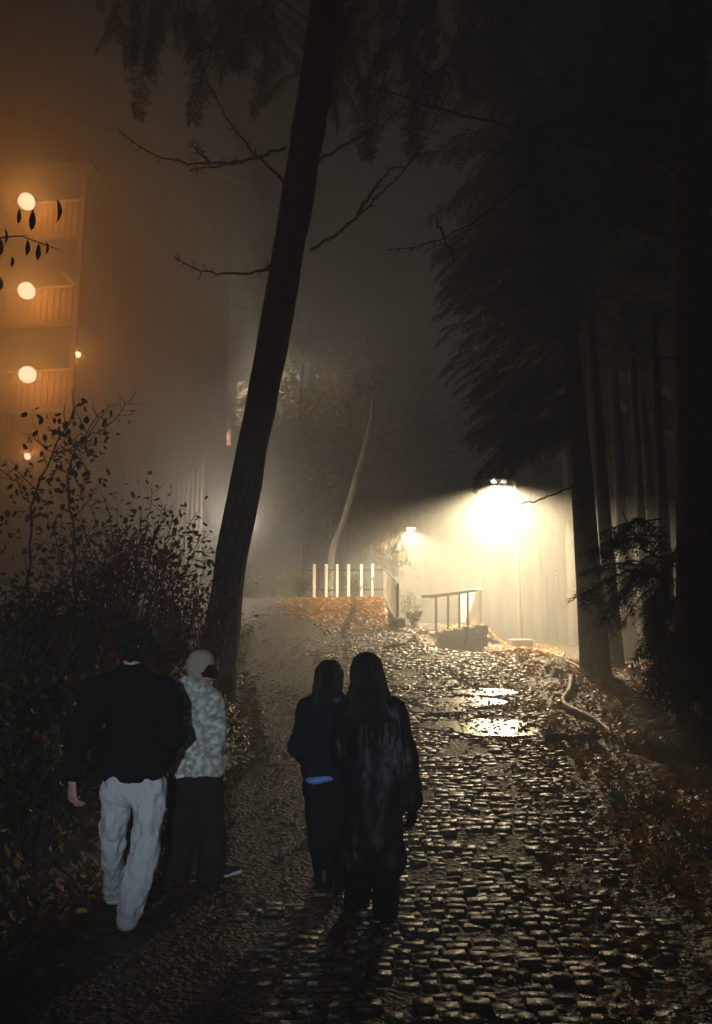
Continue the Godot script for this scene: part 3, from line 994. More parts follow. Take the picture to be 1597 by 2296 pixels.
	# the rest of the wood on the right
	var right := [[1378, 14.5, 0.13], [1412, 17.5, 0.14], [1432, 20.0, 0.11], [1455, 16.0, 0.1], [1478, 19.0, 0.16], [1502, 14.0, 0.11], [1290, 24.0, 0.16], [1268, 29.0, 0.2], [1240, 33.0, 0.2], [1215, 27.0, 0.13], [1190, 36.0, 0.22], [1120, 34.0, 0.2], [1345, 22.0, 0.13], [1395, 25.0, 0.2], [1445, 27.0, 0.2], [1500, 24.0, 0.2], [1580, 14.0, 0.2], [1620, 18.0, 0.2], [1300, 40.0, 0.25], [1240, 46.0, 0.25], [1150, 50.0, 0.3]]
	var said := ["slim dark trunk standing just behind the tall spruce over the lamp", "lamplit trunk between the tall spruce and the massive trunk", "thin lamplit trunk deeper in the wood beyond the tall spruce", "slender pole-like trunk near the massive trunk", "sturdy dark trunk behind the drooping spruce boughs", "thin dark trunk close beside the massive trunk", "bright-edged trunk near the lamp footing, washed by its light", "thick misty trunk behind the nearer lamp's pole", "thick foggy trunk well behind the nearer lamp", "thin washed-out trunk just behind the nearer lamp's pole", "broad foggy trunk beyond the nearer lamp and railing", "broad foggy trunk rising beyond the pipe railing"]
	for i in right.size():
		var q = right[i]
		var p := P(q[0], 1450, q[1])
		conifer(ground(p.x, q[1]), rng.randf_range(15, 20), q[2], rng.randf_range(6.0, 8.5), rng.randf_range(2.0, 2.9), 190 if q[1] < 30 else 130,
			said[i] if i < said.size() else "dark straight conifer trunk deep in the wood right of the path", "trees right of the path", "forest_tree", Vector3(rng.randf_range(-0.4, 0.4), 0, 0), "bark", 7)
	# behind the lamps and up the middle
	for q in [[1040, 52, 0.25], [960, 46, 0.22], [880, 58, 0.25], [1090, 62, 0.3], [780, 50, 0.22], [690, 42, 0.2], [620, 36, 0.18], [580, 30, 0.16]]:
		var p := P(q[0], 1400, q[1])
		conifer(ground(p.x, q[1]), rng.randf_range(17, 24), q[2], rng.randf_range(4.0, 7.0), rng.randf_range(2.8, 3.8), 230, "misty conifer standing beyond the fences and lamps", "trees beyond the fences", "distant_tree", Vector3.ZERO, "bark", 3)
	for q in [[655, 28, 9.5, 0.3], [760, 31, 11.0, 0.4], [860, 36, 11.5, 0.0], [705, 29, 8.0, 0.3]]:
		var p := P(q[0], 1380, q[1])
		broadleaf(ground(p.x, q[1]), q[2], 0.16, Vector3(q[3], q[2] * 0.62, 0), Vector3(2.6, q[2] * 0.4, 2.2), 6000, 4, "broad autumn tree with thinning brown leaves behind the pale post fence", "autumn trees behind the fence", "autumn_tree", "bark", Vector3(q[3], 0, 0), 0.17)
	var bb0 := ground(P(738, 1262, 25.0).x, 25.0)
	t = thing("birch_tree", "leaning birch with white bark behind the pale post fence", "tree", bb0)
	line = [Vector3(0, -0.2, 0)]
	for q in [[745, 1240], [770, 1170], [795, 1080], [815, 1010], [832, 940], [836, 880]]: line.append(P(q[0], q[1], 25.0) - bb0)
	mb = MB.new()
	mb.tube(curve(line, 24), taper(24, 0.13, 0.05, 0.2), 10, 0.12, noise)
	part(t, "trunk", mb, M.birch_bark)
	lb = MB.new()
	for i in 14:
		var p: Vector3 = line[rng.randi_range(3, 6)]
		var o := Vector3(rng.randf_range(-1, 1), rng.randf_range(0.0, 0.8), rng.randf_range(-0.6, 0.6)) * 1.3
		knobbly(lb, [p, p + o * 0.5 + Vector3(0, 0.1, 0), p + o], 0.016, 0.005, 8, 0.5)
	part(t, "twigs", lb, M.twig)
	# young bare tree by the farther lamp
	var yb := ground(P(872, 1345, 27.0).x, 27.0)
	broadleaf(yb, 3.6, 0.035, Vector3(0.2, 2.6, 0), Vector3(0.9, 1.2, 0.7), 130, 4, "thin sapling with few orange leaves beside the farther lamp pole", "", "sapling", "bark", Vector3(0.3, 0, 0), 0.12)

func make_shrubs() -> void:
	var spots := [[300, 1330, 8.2, 1.75, 0.8, 3], [255, 1300, 8.8, 2.0, 0.8, 3], [400, 1330, 9.0, 1.6, 0.75, 3], [455, 1360, 9.6, 1.35, 0.6, 3], [350, 1370, 7.6, 1.15, 0.7, 3], [210, 1350, 7.4, 1.5, 0.6, 3]]
	for q in spots:
		var p := P(q[0], 1400, q[2])
		shrub(ground(p.x, q[2]), q[3], q[4], 15, 480, 3, "tangled shrub with dull red leaves on the bank beside the leaning trunk", "red_shrub", "red-leaved shrubs on the left bank", 0.075)
	for q in [[120, 6.6, 0.9], [30, 6.0, 1.0], [190, 6.0, 0.8], [380, 7.0, 0.55], [-40, 5.0, 1.2], [90, 5.2, 0.7]]:
		var p := P(q[0], 1450, q[1])
		shrub(ground(p.x, q[1]), q[2], 0.6, 12, 500, 2, "low dark green bramble thicket on the left bank", "bramble", "brambles on the left bank", 0.06)
	for q in [[672, 22.6, 0.75, "leafy shrub at the end of the pale post fence"], [610, 23.5, 0.9, "rounded shrub on the crest between the fence and the leaning trunk"], [560, 22.5, 0.6, "low shrub on the crest beside the leaning trunk"], [640, 24.5, 1.2, "taller shrub behind the crest near the pale post fence"], [800, 24.0, 0.8, "shrub seen through the boards of the pale post fence"], [928, 20.2, 0.4, "low yellow-green bush near the end post of the parapet fence"], [925, 25.5, 1.1, "taller yellow-green bush beyond the parapet fence"]]:
		var p := P(q[0], 1400, q[1])
		shrub(ground(p.x, q[1]), q[2], q[2] * 0.6, 12, 800, 5, q[3], "shrub", "", 0.075)
	# thin saplings with a few leaves before the building
	for q in [[66, 1450, 7.2, [[66, 1450], [68, 1250], [75, 1130], [110, 1030], [175, 905]], "slim sapling forking before the orange-lit building"], [165, 1400, 7.8, [[175, 1420], [165, 1180], [150, 1060], [180, 990], [225, 925]], "crooked thin sapling reaching up behind the red shrubs"]]:
		var at := ground(P(q[0], q[1], q[2]).x, q[2])
		var t := thing("sapling", q[4], "sapling", at)
		var pts := []
		for a in q[3]: pts.append(P(a[0], a[1], q[2]) - at)
		pts[0].y = -0.1
		var bb := MB.new()
		knobbly(bb, pts, 0.02, 0.005, 10, 0.5)
		knobbly(bb, [pts[2], pts[2] + Vector3(-0.25, 0.3, 0.1), pts[2] + Vector3(-0.45, 0.42, 0.1)], 0.008, 0.003, 8, 0.25)
		knobbly(bb, [pts[3], pts[3] + Vector3(0.3, 0.25, -0.1), pts[3] + Vector3(0.6, 0.6, 0)], 0.008, 0.003, 8, 0.25)
		part(t, "stem", bb, M.twig)
		var xf := []
		var cc := []
		for i in 150:
			var u := rng.randf_range(1.2, 3.9)
			var p: Vector3 = pts[int(u)].lerp(pts[int(u) + 1], u - int(u)) + Vector3(rng.randfn() * 0.22, rng.randfn() * 0.14 - 0.05, rng.randfn() * 0.2)
			xf.append(Transform3D(Basis.from_euler(Vector3(rng.randf_range(-1.5, 0), rng.randf() * TAU, rng.randf_range(-1, 1))).scaled(Vector3.ONE * rng.randf_range(0.05, 0.1)), p))
			cc.append(leaf_color(1))
		scatter(t, "foliage", leaf_mesh(), M.leaf, xf, cc)
	# the twig of hanging leaves at the left edge
	var at2 := ground(P(-170, 1500, 5.4).x, 5.4)
	var t2 := thing("young_tree", "young tree at the left edge with long hanging dead leaves before the orange lamps", "tree", at2)
	var tb := MB.new()
	var tl := []
	for a in [[-170, 1500], [-150, 1000], [-110, 640], [-40, 545], [40, 530], [110, 545], [130, 560]]: tl.append(P(a[0], a[1], 5.4) - at2)
	tl[0].y = -0.1
	knobbly(tb, tl, 0.03, 0.003, 14, 0.25)
	part(t2, "stem", tb, M.twig)
	for q in [[20, 535, 40, 10], [75, 500, 50, 9], [65, 560, 38, 8], [88, 570, 40, 7], [45, 490, 35, 7], [110, 560, 30, 8], [5, 560, 40, 16], [5, 640, 30, 12], [140, 480, 55, 9], [-5, 500, 36, 14], [30, 590, 26, 8]]:
		var lb := MB.new()
		var top := P(q[0], q[1] - q[2] * 0.5, 5.4) - at2
		var l: float = q[2] / F * 5.4
		lb.leaf(Transform3D(Basis(Vector3.RIGHT, Vector3(0, 0, 1), Vector3.UP).rotated(Vector3.UP, rng.randf_range(-0.6, 0.6)), top), l * 1.15, l * 0.32, 0.5)
		part(t2, "leaf", lb, M.hanging_leaf)
	# ferns and small plants on the right
	for q in [[1400, 1625, 0.45], [1440, 1660, 0.5], [1375, 1600, 0.35], [1490, 1640, 0.5], [1250, 1510, 0.4], [1230, 1500, 0.35], [1480, 1560, 0.5], [1540, 1700, 0.5]]:
		var p := on_ground(q[0], q[1])
		var t := thing("fern", "pale arching fern on the leafy right verge", "fern", p, "ferns on the right verge")
		for k in 9:
			var a := rng.randf() * TAU
			var l: float = q[2] * rng.randf_range(0.7, 1.1)
			var o := Vector3(cos(a), 0, sin(a))
			var ln := curve([Vector3(0, -0.03, 0), o * l * 0.4 + Vector3(0, l * 0.55, 0), o * l * 0.95 + Vector3(0, l * 0.45, 0)], 10)
			var fb := MB.new()
			fb.tube(ln, taper(10, 0.004, 0.0015), 4)
			for i in range(2, 11):
				var sd: Vector3 = o.cross(Vector3.UP).normalized()
				var w := l * 0.22 * sin(PI * (i - 0.6) / 10.6)
				for s in [-1.0, 1.0]:
					var tip: Vector3 = ln[i] + sd * s * w + o * w * 0.35 - Vector3(0, w * 0.25, 0)
					fb.face([ln[i] - o * 0.009, ln[i] + o * 0.009, tip], Vector3.UP)
			part(t, "frond", fb, M.fern)

# ---------------------------------------------------------------- built things
func street_lamp(base: Vector3, h: float, arm: Vector3, label: String, energy: float, col: Color, angle := 78.5) -> Node3D:
	var t := thing("street_lamp", label, "street lamp", base, "street lamps on the path")
	var mb := MB.new()
	mb.box(Transform3D(Basis(), Vector3(0, 0.06, 0)), Vector3(0.62, 0.4, 0.62), 0.04)
	part(t, "footing", mb, M.concrete)
	mb = MB.new()
	mb.lathe(Vector3.ZERO, [[0.0, 0.0], [0.075, 0.0], [0.075, 0.9], [0.068, 0.95], [0.055, 1.0], [0.045, h - 0.02], [0.04, h + 0.05], [0.0, h + 0.06]], 14)
	part(t, "pole", mb, M.galvanised)
	var head := Vector3(0, h, 0) + arm
	var ah := Vector3(arm.x, 0, arm.z).normalized()
	mb = MB.new()
	mb.tube(curve([Vector3(0, h - 0.05, 0), Vector3(0, h, 0) + arm * 0.4 + Vector3(0, 0.04, 0), head - ah * 0.15 + Vector3(0, 0.03, 0)], 8), taper(8, 0.03, 0.026), 8)
	part(t, "arm", mb, M.galvanised)
	var side := ah.cross(Vector3.UP)
	var hb := Basis(ah, Vector3.UP, -side)
	mb = MB.new()
	mb.box(Transform3D(hb, head + Vector3(0, 0.05, 0)), Vector3(0.56, 0.1, 0.24), 0.035)
	var hd := part(t, "lamp_head", mb, M.galvanised)
	mb = MB.new()
	mb.box(Transform3D(hb, head + Vector3(0, -0.03, 0)), Vector3(0.44, 0.06, 0.2), 0.025)
	part(hd, "lens", mb, M.lamp_glow)
	var l := SpotLight3D.new()
	l.name = "lamp_light"
	t.add_child(l)
	l.position = head + Vector3(0, -0.1, 0)
	l.rotation = Vector3(-PI / 2, 0, 0)
	l.spot_angle = angle
	l.spot_angle_attenuation = 0.52
	l.spot_range = 90
	l.spot_attenuation = 2
	l.light_energy = energy
	l.light_color = col.linear_to_srgb()
	l.light_size = 0.12
	l.shadow_enabled = true
	return t

func make_lamps() -> void:
	# nearer lamp
	var b := P(1168, 1447, 22.0)
	b.y = G(b.x, 22.0)
	var top := P(1163, 1080, 22.0)
	street_lamp(b, top.y - b.y, P(1127, 1078, 21.9) - P(1163, 1080, 22.0), "tall lit street lamp over the right verge, its head half hidden by boughs", LAMP_E, LAMP_C)
	# farther lamp
	b = P(896, 1395, 36.0)
	b.y = G(b.x, 36.0)
	top = P(900, 1188, 36.0)
	street_lamp(b, top.y - b.y, P(928, 1184, 36.0) - top, "smaller lit street lamp beyond the slanting parapet fence", LAMP_E * 0.6, LAMP_C)
	# a floodlight on a post behind the viewer, which lights the walkers' backs
	b = ground(0.5, 0.0)
	b.z = 8.0
	var t := thing("floodlight", "small floodlight on a post beside the path behind the viewer", "lamp", b)
	var mb := MB.new()
	mb.lathe(Vector3.ZERO, [[0.0, 0.0], [0.05, 0.0], [0.045, 2.8], [0.0, 2.81]], 12)
	part(t, "post", mb, M.galvanised)
	var aim := Vector3(-1.3, -0.75, -13.0).normalized()
	var fx := aim.cross(Vector3.UP).normalized()
	var hb := Basis(fx, fx.cross(aim), -aim)
	mb = MB.new()
	mb.box(Transform3D(hb, Vector3(0, 2.9, 0) - aim * 0.03), Vector3(0.34, 0.26, 0.12), 0.02)
	var hd := part(t, "lamp_head", mb, M.dark_metal)
	mb = MB.new()
	mb.box(Transform3D(hb, Vector3(0, 2.9, 0) + aim * 0.035), Vector3(0.3, 0.22, 0.02), 0.0)
	part(hd, "lens", mb, M.flood_glow)
	var l := SpotLight3D.new()
	l.name = "flood_light"
	t.add_child(l)
	l.transform = Transform3D(hb, Vector3(0, 2.9, 0) + aim * 0.08)
	l.spot_angle = 11.5
	l.spot_angle_attenuation = 0.7
	l.spot_range = 90
	l.spot_attenuation = 2
	l.light_energy = BACK_E
	l.light_color = BACK_C.linear_to_srgb()
	l.light_size = 0.12
	l.shadow_enabled = true
	# a yard lamp behind the leaning trunk
	yard_lamp(531, 1165, 23.0, "low white globe lamp on a pole behind the foot of the leaning trunk", 0.35)
	yard_lamp(590, 865, 30.0, "tall white globe lamp on a high pole behind the leaning trunk", 1.8)

func yard_lamp(px: float, py: float, d: float, label: String, k: float) -> void:
	var b := P(px, 1400, d)
	b.y = G(b.x, d)
	var t := thing("yard_lamp", label, "lamp", b, "globe lamps in the yard")
	var mb: MB
	var gh := P(px, py, d).y - b.y
	mb = MB.new()
	mb.lathe(Vector3.ZERO, [[0.0, 0.0], [0.06, 0.0], [0.045, gh - 0.15], [0.0, gh - 0.14]], 12)
	part(t, "pole", mb, M.dark_metal)
	mb = MB.new()
	var pr := []
	for i in 13: pr.append([0.17 * sin(PI * i / 12.0) + 0.0005, gh - 0.17 * cos(PI * i / 12.0)])
	mb.lathe(Vector3.ZERO, pr, 18)
	part(t, "globe_bulb", mb, M.yard_glow)
	var gl := OmniLight3D.new()
	gl.name = "globe_light"
	t.add_child(gl)
	gl.position = Vector3(0, gh, 0)
	gl.omni_range = 80
	gl.omni_attenuation = 2
	gl.light_energy = YARD_E * k
	gl.light_color = YARD_C.linear_to_srgb()
	gl.light_size = 0.15
	gl.shadow_enabled = true

func make_fences() -> void:
	# pale posts across the head of the bank
	var a := P(704, 1342, 22.0)
	var t := thing("post_fence", "row of pale upright boards on a low kerb above the leaf bank", "fence", a)
	var kerb := MB.new()
	var xs := [704, 731, 755.5, 781, 810, 835]
	for i in xs.size():
		var d := 22.0 + i * 0.12
		var p := P(xs[i], 1340 - i * 0.4, d) - a
		var q := P(xs[i], 1265, d) - a
		var mb := MB.new()
		mb.box(Transform3D(Basis.from_euler(Vector3(0, 0.5, 0)), (p + q) * 0.5), Vector3(0.105, (q - p).y, 0.05), 0.012)
		part(t, "board", mb, M.white_paint)
	for y in [0.22, 0.82]:
		var mb := MB.new()
		mb.bar(P(690, 1340, 22.05) - a + Vector3(0, y, -0.06), P(860, 1337, 22.8) - a + Vector3(0, y, -0.06), 0.05, 0.04, 0.006)
		part(t, "rail", mb, M.dark_metal)
	kerb.bar(P(688, 1349, 21.95) - a, P(858, 1346, 22.75) - a, 0.16, 0.16, 0.03)
	part(t, "kerb", kerb, M.concrete)
	# slanting parapet fence down the left side of the bridge approach
	var n0 := P(893, 1398, 18.6)
	var f0 := P(862, 1346, 22.9)
	var nt := P(893, 1309, 18.6)
	var ft := P(862, 1272, 22.9)
	t = thing("parapet_fence", "bright close-set white railing slanting down to its end post beside the path", "fence", n0)
	var nb := 13
	for i in nb + 1:
		var u := float(i) / nb
		var lo := n0.lerp(f0, u) - n0 + Vector3(0, 0.1, 0)
		var hi := nt.lerp(ft, u) - n0 - Vector3(0, 0.04, 0)
		var mb := MB.new()
		mb.box(Transform3D(Basis.from_euler(Vector3(0, 1.0, 0)), (lo + hi) * 0.5), Vector3(0.1, hi.y - lo.y, 0.03) if i else Vector3(0.1, hi.y - lo.y, 0.1), 0.006)
		part(t, "board" if i else "end_post", mb, M.white_paint)
	var mb2 := MB.new()
	mb2.bar(nt - n0 - Vector3(0, 0.02, -0.1), ft - n0 - Vector3(0, 0.02, 0), 0.06, 0.05, 0.008)
	part(t, "top_rail", mb2, M.galvanised)
	mb2 = MB.new()
	mb2.bar(Vector3(0.05, 0.0, 0.25), f0 - n0 + Vector3(0, 0.0, 0), 0.24, 0.24, 0.04)
	part(t, "kerb", mb2, M.concrete)
	# railing on the stone block at the right
	var r0 := P(978, 1422, 20.2)
	t = thing("pipe_railing", "galvanised pipe railing standing on the stone block right of the path", "railing", r0)
	var posts := [[978, 1422, 1337, 20.2], [1005, 1420, 1333, 20.1], [1030, 1416, 1330, 20.0], [1049, 1414, 1327, 19.9], [1078, 1410, 1325, 21.3]]
	for q in posts:
		var mb := MB.new()
		mb.tube([P(q[0], q[1] + 6, q[3]) - r0, P(q[0], q[2], q[3]) - r0], [0.036, 0.036], 10)
		part(t, "post", mb, M.galvanised)
	var rail := MB.new()
	rail.tube([P(946, 1337, 20.3) - r0, P(978, 1336, 20.2) - r0, P(1049, 1326, 19.9) - r0, P(1066, 1323, 19.95) - r0], [0.05, 0.05, 0.05, 0.05], 12)
	part(t, "handrail", rail, M.galvanised)
	rail = MB.new()
	rail.tube([P(1064, 1323, 19.95) - r0, P(1079, 1322, 21.3) - r0, P(1050, 1336, 27.0) - r0], [0.05, 0.05, 0.05], 12)
	part(t, "return_rail", rail, M.galvanised)
	for i in 14:
		var u := i / 13.0
		var p := P(1079, 1412, 21.3).lerp(P(1030, 1392, 27.0), u) - r0
		var mb := MB.new()
		mb.box(Transform3D(Basis.from_euler(Vector3(0, -0.5, 0)), p + Vector3(0, 0.54 - 0.07 * u, 0)), Vector3(0.07, 1.08 - 0.15 * u, 0.03), 0.005)
		part(t, "bar", mb, M.white_paint)
	# rough stone block below it
	var s0 := P(1015, 1440, 20.0)
	t = thing("stone_wall", "low rough stone retaining wall below the pipe railing", "wall", s0)
	for row in 2:
		for i in 6:
			var u := (i + 0.5) / 6.0
			var p := P(950, 1432, 20.4).lerp(P(1088, 1424, 19.6), u) - s0
			var hh := 0.13 + 0.17 * u
			var mb := MB.new()
			mb.box(Transform3D(Basis.from_euler(Vector3(rng.randf_range(-0.04, 0.04), 0.25 + rng.randf_range(-0.05, 0.05), rng.randf_range(-0.05, 0.05))), p + Vector3(rng.randf_range(-0.02, 0.02), (row - 0.5) * hh * 1.02, rng.randf_range(-0.02, 0.02))), Vector3(0.29 + rng.randf_range(-0.01, 0.03), hh, 0.5), 0.04)
			part(t, "stone", mb, M.stone)

func make_buildings() -> void:
	# tall block behind the left bank
	var c1 := P(492, 1420, 27.0)            # its far corner
	var c0 := P(-420, 1420, 20.5)           # its near end, out of the picture
	var basey := 1.6
	var roof_h := P(492, 412, 27.0).y
	var at := Vector3(c1.x, basey, c1.z)
	var t := thing("apartment_block", "tall grey block fading into fog behind the left bank", "building", at)
	var dirn := Vector3(c0.x - c1.x, 0, c0.z - c1.z)
	var len_ := dirn.length()
	dirn = dirn.normalized()
	var nrm := dirn.cross(Vector3.UP).normalized()
	if nrm.dot(Vector3(0, 0, 1)) < 0: nrm = -nrm
	var bs := Basis(dirn, Vector3.UP, nrm)
	var hh := roof_h - basey
	var mb := MB.new()
	mb.box(Transform3D(bs, dirn * len_ * 0.5 - nrm * 4.0 + Vector3(0, hh * 0.5 - 0.5, 0)), Vector3(len_, hh + 1.0, 8.0), 0.0)
	part(t, "wall", mb, M.wall)
	mb = MB.new()
	mb.box(Transform3D(bs, dirn * len_ * 0.5 - nrm * 4.0 + Vector3(0, hh + 0.12, 0)), Vector3(len_ + 0.8, 0.24, 8.9), 0.03)
	var rf := part(t, "roof", mb, M.roof)
	mb = MB.new()
	mb.box(Transform3D(bs, dirn * len_ * 0.5 + nrm * 0.5 + Vector3(0, hh - 0.16, 0)), Vector3(len_ + 0.82, 0.2, 0.08), 0.01)
	part(rf, "eaves_board", mb, M.trim)
	for k in 16:
		mb = MB.new()
		mb.box(Transform3D(bs, dirn * (0.35 + k * (len_ - 0.4) / 16.0) + nrm * 0.04 + Vector3(0, hh * 0.5 - 0.3, 0)), Vector3(len_ / 16.0 - 0.05, hh - 0.5, 0.07), 0.012)
		part(t, "cladding_panel", mb, M.wall)
	# timber stair tower with a lamp at every landing
	var s0 := P(130, 1420, 21.0)
	var tat := Vector3(s0.x, basey, s0.z)
	t = thing("stair_tower", "vertical-boarded timber stair tower glowing orange before the grey block", "building", tat)
	var tl := 5.2
	var th := P(130, 395, 21.0).y - basey
	var tb := Basis(Vector3(-1, 0, 0), Vector3.UP, Vector3(0, 0, 1)).rotated(Vector3.UP, -0.12)
	var tx := tb.x
	var tz := Vector3(0, 0, 1).rotated(Vector3.UP, -0.12)
	# landings, boarded balustrades and flights
	var ly := []
	for py in [1000, 905, 715, 520]: ly.append(P(60, py, 21.0).y - basey)
	for i in ly.size():
		mb = MB.new()
		mb.box(Transform3D(Basis(-tx, Vector3.UP, tz), tx * tl * 0.5 - tz * 0.9 + Vector3(0, ly[i] - 0.1, 0)), Vector3(tl, 0.2, 1.8), 0.02)
		part(t, "landing", mb, M.concrete)
		for k in 26:
			var p: Vector3 = tx * (0.1 + k * 0.2) + Vector3(0, ly[i] + 0.45, 0)
			mb = MB.new()
			mb.box(Transform3D(Basis(-tx, Vector3.UP, tz), p), Vector3(0.17 + rng.randf_range(-0.01, 0.01), 1.15, 0.035), 0.006)
			part(t, "board", mb, M.plank)
		mb = MB.new()
		mb.box(Transform3D(Basis(-tx, Vector3.UP, tz), tx * tl * 0.5 + Vector3(0, ly[i] + 1.06, 0)), Vector3(tl, 0.07, 0.12), 0.01)
		part(t, "handrail", mb, M.trim)
	for k in 28:
		mb = MB.new()
		mb.box(Transform3D(Basis(-tx, Vector3.UP, tz), tx * (0.0 + k * 0.19) - tz * 1.9 + Vector3(0, th * 0.5, 0)), Vector3(0.175, th, 0.04), 0.006)
		part(t, "back_board", mb, M.plank)
	for x in [0.0, tl * 0.5, tl]:
		mb = MB.new()
		mb.box(Transform3D(Basis(-tx, Vector3.UP, tz), tx * x + tz * 0.1 + Vector3(0, th * 0.5, 0)), Vector3(0.16, th, 0.16), 0.015)
		part(t, "post", mb, M.plank)
	mb = MB.new()
	mb.box(Transform3D(Basis(-tx, Vector3.UP, tz), tx * tl * 0.5 - tz * 0.8 + Vector3(0, th + 0.1, 0)), Vector3(tl + 0.8, 0.2, 3.0), 0.03)
	part(t, "roof", mb, M.roof)
	# a flight running down to the right, with a pale string
	for q in [[140, 612, 235, 690], [160, 845, 300, 975]]:
		mb = MB.new()
		mb.bar(P(q[0], q[1], 20.9) - tat, P(q[2], q[3], 21.6) - tat, 0.1, 0.3, 0.01)
		part(t, "stair_string", mb, M.trim)
	# its lamps
	var li := 0
	for q in [[60, 452, 0.243, 1.0], [60, 652, 0.243, 1.0], [62, 840, 0.24, 1.0], [62, 1023, 0.1, 0.25], [175, 795, 0.09, 0.25]]:
		var p := P(q[0], q[1], 20.3 if li < 3 else 20.9)
		var lt := thing("globe_lamp", ["topmost orange globe lamp on the timber stair tower", "second orange globe lamp down the stair tower", "brightest orange globe lamp halfway down the stair tower", "small orange lamp low on the stair tower behind the sapling", "small orange lamp hung beside the stair flight"][li], "lamp", p, "orange lamps on the stair tower")
		mb = MB.new()
		var pr := []
		for i in 13: pr.append([q[2] * sin(PI * i / 12.0) + 0.0005, -q[2] * cos(PI * i / 12.0)])
		mb.lathe(Vector3.ZERO, pr, 18)
		part(lt, "globe_bulb", mb, M.orange_glow)
		mb = MB.new()
		mb.tube([Vector3(0, q[2] * 0.9, 0), Vector3(0, q[2] + 0.12, -0.1), Vector3(0, q[2] + 0.12, -0.6)], [0.025, 0.025, 0.025], 6)
		part(lt, "bracket", mb, M.dark_metal)
		var l := OmniLight3D.new()
		l.name = "globe_light"
		lt.add_child(l)
		l.omni_range = 60
		l.omni_attenuation = 2
		l.light_energy = ORANGE_E * q[3]
		l.light_color = ORANGE_C.linear_to_srgb()
		l.light_size = q[2] * 0.8
		l.shadow_enabled = true
		li += 1
	# mist hanging in the yard before the buildings, thinning outwards
	for k in 5:
		var ym := FogVolume.new()
		ym.name = numbered("mist")
		ym.shape = RenderingServer.FOG_VOLUME_SHAPE_ELLIPSOID
		var g := 0.55 + 0.32 * k
		ym.size = Vector3(9.5 * g, 22.0 * (0.7 + 0.16 * k), 11.0 * minf(g, 1.15))
		var fm := FogMaterial.new()
		fm.density = 0.045
		fm.albedo = Color(0.97, 0.97, 0.96)
		ym.material = fm
		add_child(ym)
		ym.position = Vector3(-10.4 + 0.1 * k, 7.2 - 0.3 * k, -19.5)
		tag(ym, "mist glowing in the yard before the stair tower", "mist", "mist in the yard", "stuff")
	var mist := FogVolume.new()
	mist.name = numbered("mist")
	mist.shape = RenderingServer.FOG_VOLUME_SHAPE_ELLIPSOID
	mist.size = Vector3(17, 10, 22)
	mist.material = fm2()
	add_child(mist)
	mist.position = Vector3(4.5, 3.5, -30.0)
	tag(mist, "bright mist under the street lamps beyond the railings", "mist", "", "stuff")
	# a farther house with lit windows, behind the leaning trunk
	var h0 := P(505, 1420, 34.0)
	var hat := Vector3(h0.x, 1.8, h0.z)
	t = thing("house", "dim house with two lit windows behind the leaning trunk", "building", hat)
	var hy := P(520, 815, 34.0).y - 1.8
	mb = MB.new()
	mb.box(Transform3D(Basis(), Vector3(1.2, hy * 0.5 - 0.3, -3.0)), Vector3(3.6, hy + 0.6, 6.0), 0.0)
	part(t, "wall", mb, M.wall)
	mb = MB.new()
	var rl := hy
	mb.auto_face([Vector3(-0.9, rl - 0.1, 0.3), Vector3(3.3, rl - 0.1, 0.3), Vector3(3.3, rl + 1.8, -3), Vector3(-0.9, rl + 1.8, -3)], Vector3(0, 1, 1))
	mb.auto_face([Vector3(-0.9, rl - 0.1, -6.3), Vector3(3.3, rl - 0.1, -6.3), Vector3(3.3, rl + 1.8, -3), Vector3(-0.9, rl + 1.8, -3)], Vector3(0, 1, -1))
	mb.auto_face([Vector3(-0.6, rl, 0), Vector3(-0.6, rl, -6), Vector3(-0.6, rl + 1.7, -3)], Vector3(-1, 0, 0))
	mb.auto_face([Vector3(3.0, rl, 0), Vector3(3.0, rl, -6), Vector3(3.0, rl + 1.7, -3)], Vector3(1, 0, 0))
	part(t, "roof", mb, M.roof)
	for q in [[530, 560, 857, 955, "window_glow"], [509, 519, 945, 998, "window_glow_red"]]:
		var lo := P(q[0], q[3], 33.9) - hat
		var hi := P(q[1], q[2], 33.9) - hat
		mb = MB.new()
		mb.box(Transform3D(Basis(), (lo + hi) * 0.5), Vector3(hi.x - lo.x + 0.14, hi.y - lo.y + 0.14, 0.1), 0.01)
		var wf := part(t, "window_frame", mb, M.trim)
		mb = MB.new()
		mb.box(Transform3D(Basis(), (lo + hi) * 0.5 + Vector3(0, 0, 0.06)), Vector3(hi.x - lo.x, hi.y - lo.y, 0.03), 0.0)
		part(wf, "window_pane", mb, M[q[4]])
		mb = MB.new()
		mb.box(Transform3D(Basis(), (lo + hi) * 0.5 + Vector3(0, 0.1, 0.09)), Vector3(hi.x - lo.x, 0.06, 0.03), 0.0)
		part(wf, "glazing_bar", mb, M.trim)
	# palisade below the block
	var f0 := P(285, 1100, 23.6)
	var fat := ground(f0.x, 23.6)
	t = thing("palisade_fence", "faint pale picket palisade in the fog behind the red shrubs", "fence", fat)
	for i in 17:
		var px := 287.0 + i * 10.5
		var lo := ground(P(px, 1200, 23.6).x, 23.6) - fat
		var hi := P(px, 1030 + i * 1.4 + rng.randf_range(-14, 14), 23.6) - fat
		mb = MB.new()
		mb.bar(Vector3(hi.x, lo.y - 0.1, 0), hi, 0.07, 0.03, 0.006)
		part(t, "picket", mb, M.plank_grey)
	for y in [0.8, 3.6]:
		mb = MB.new()
		mb.bar(Vector3(-0.1, y, -0.06), Vector3(P(458, 1100, 23.6).x - fat.x, y, -0.06), 0.07, 0.04, 0.006)
		part(t, "rail", mb, M.plank_grey)

func fm2() -> FogMaterial:
	var fm := FogMaterial.new()
	fm.density = 0.015
	fm.albedo = Color(0.97, 0.97, 0.96)
	return fm

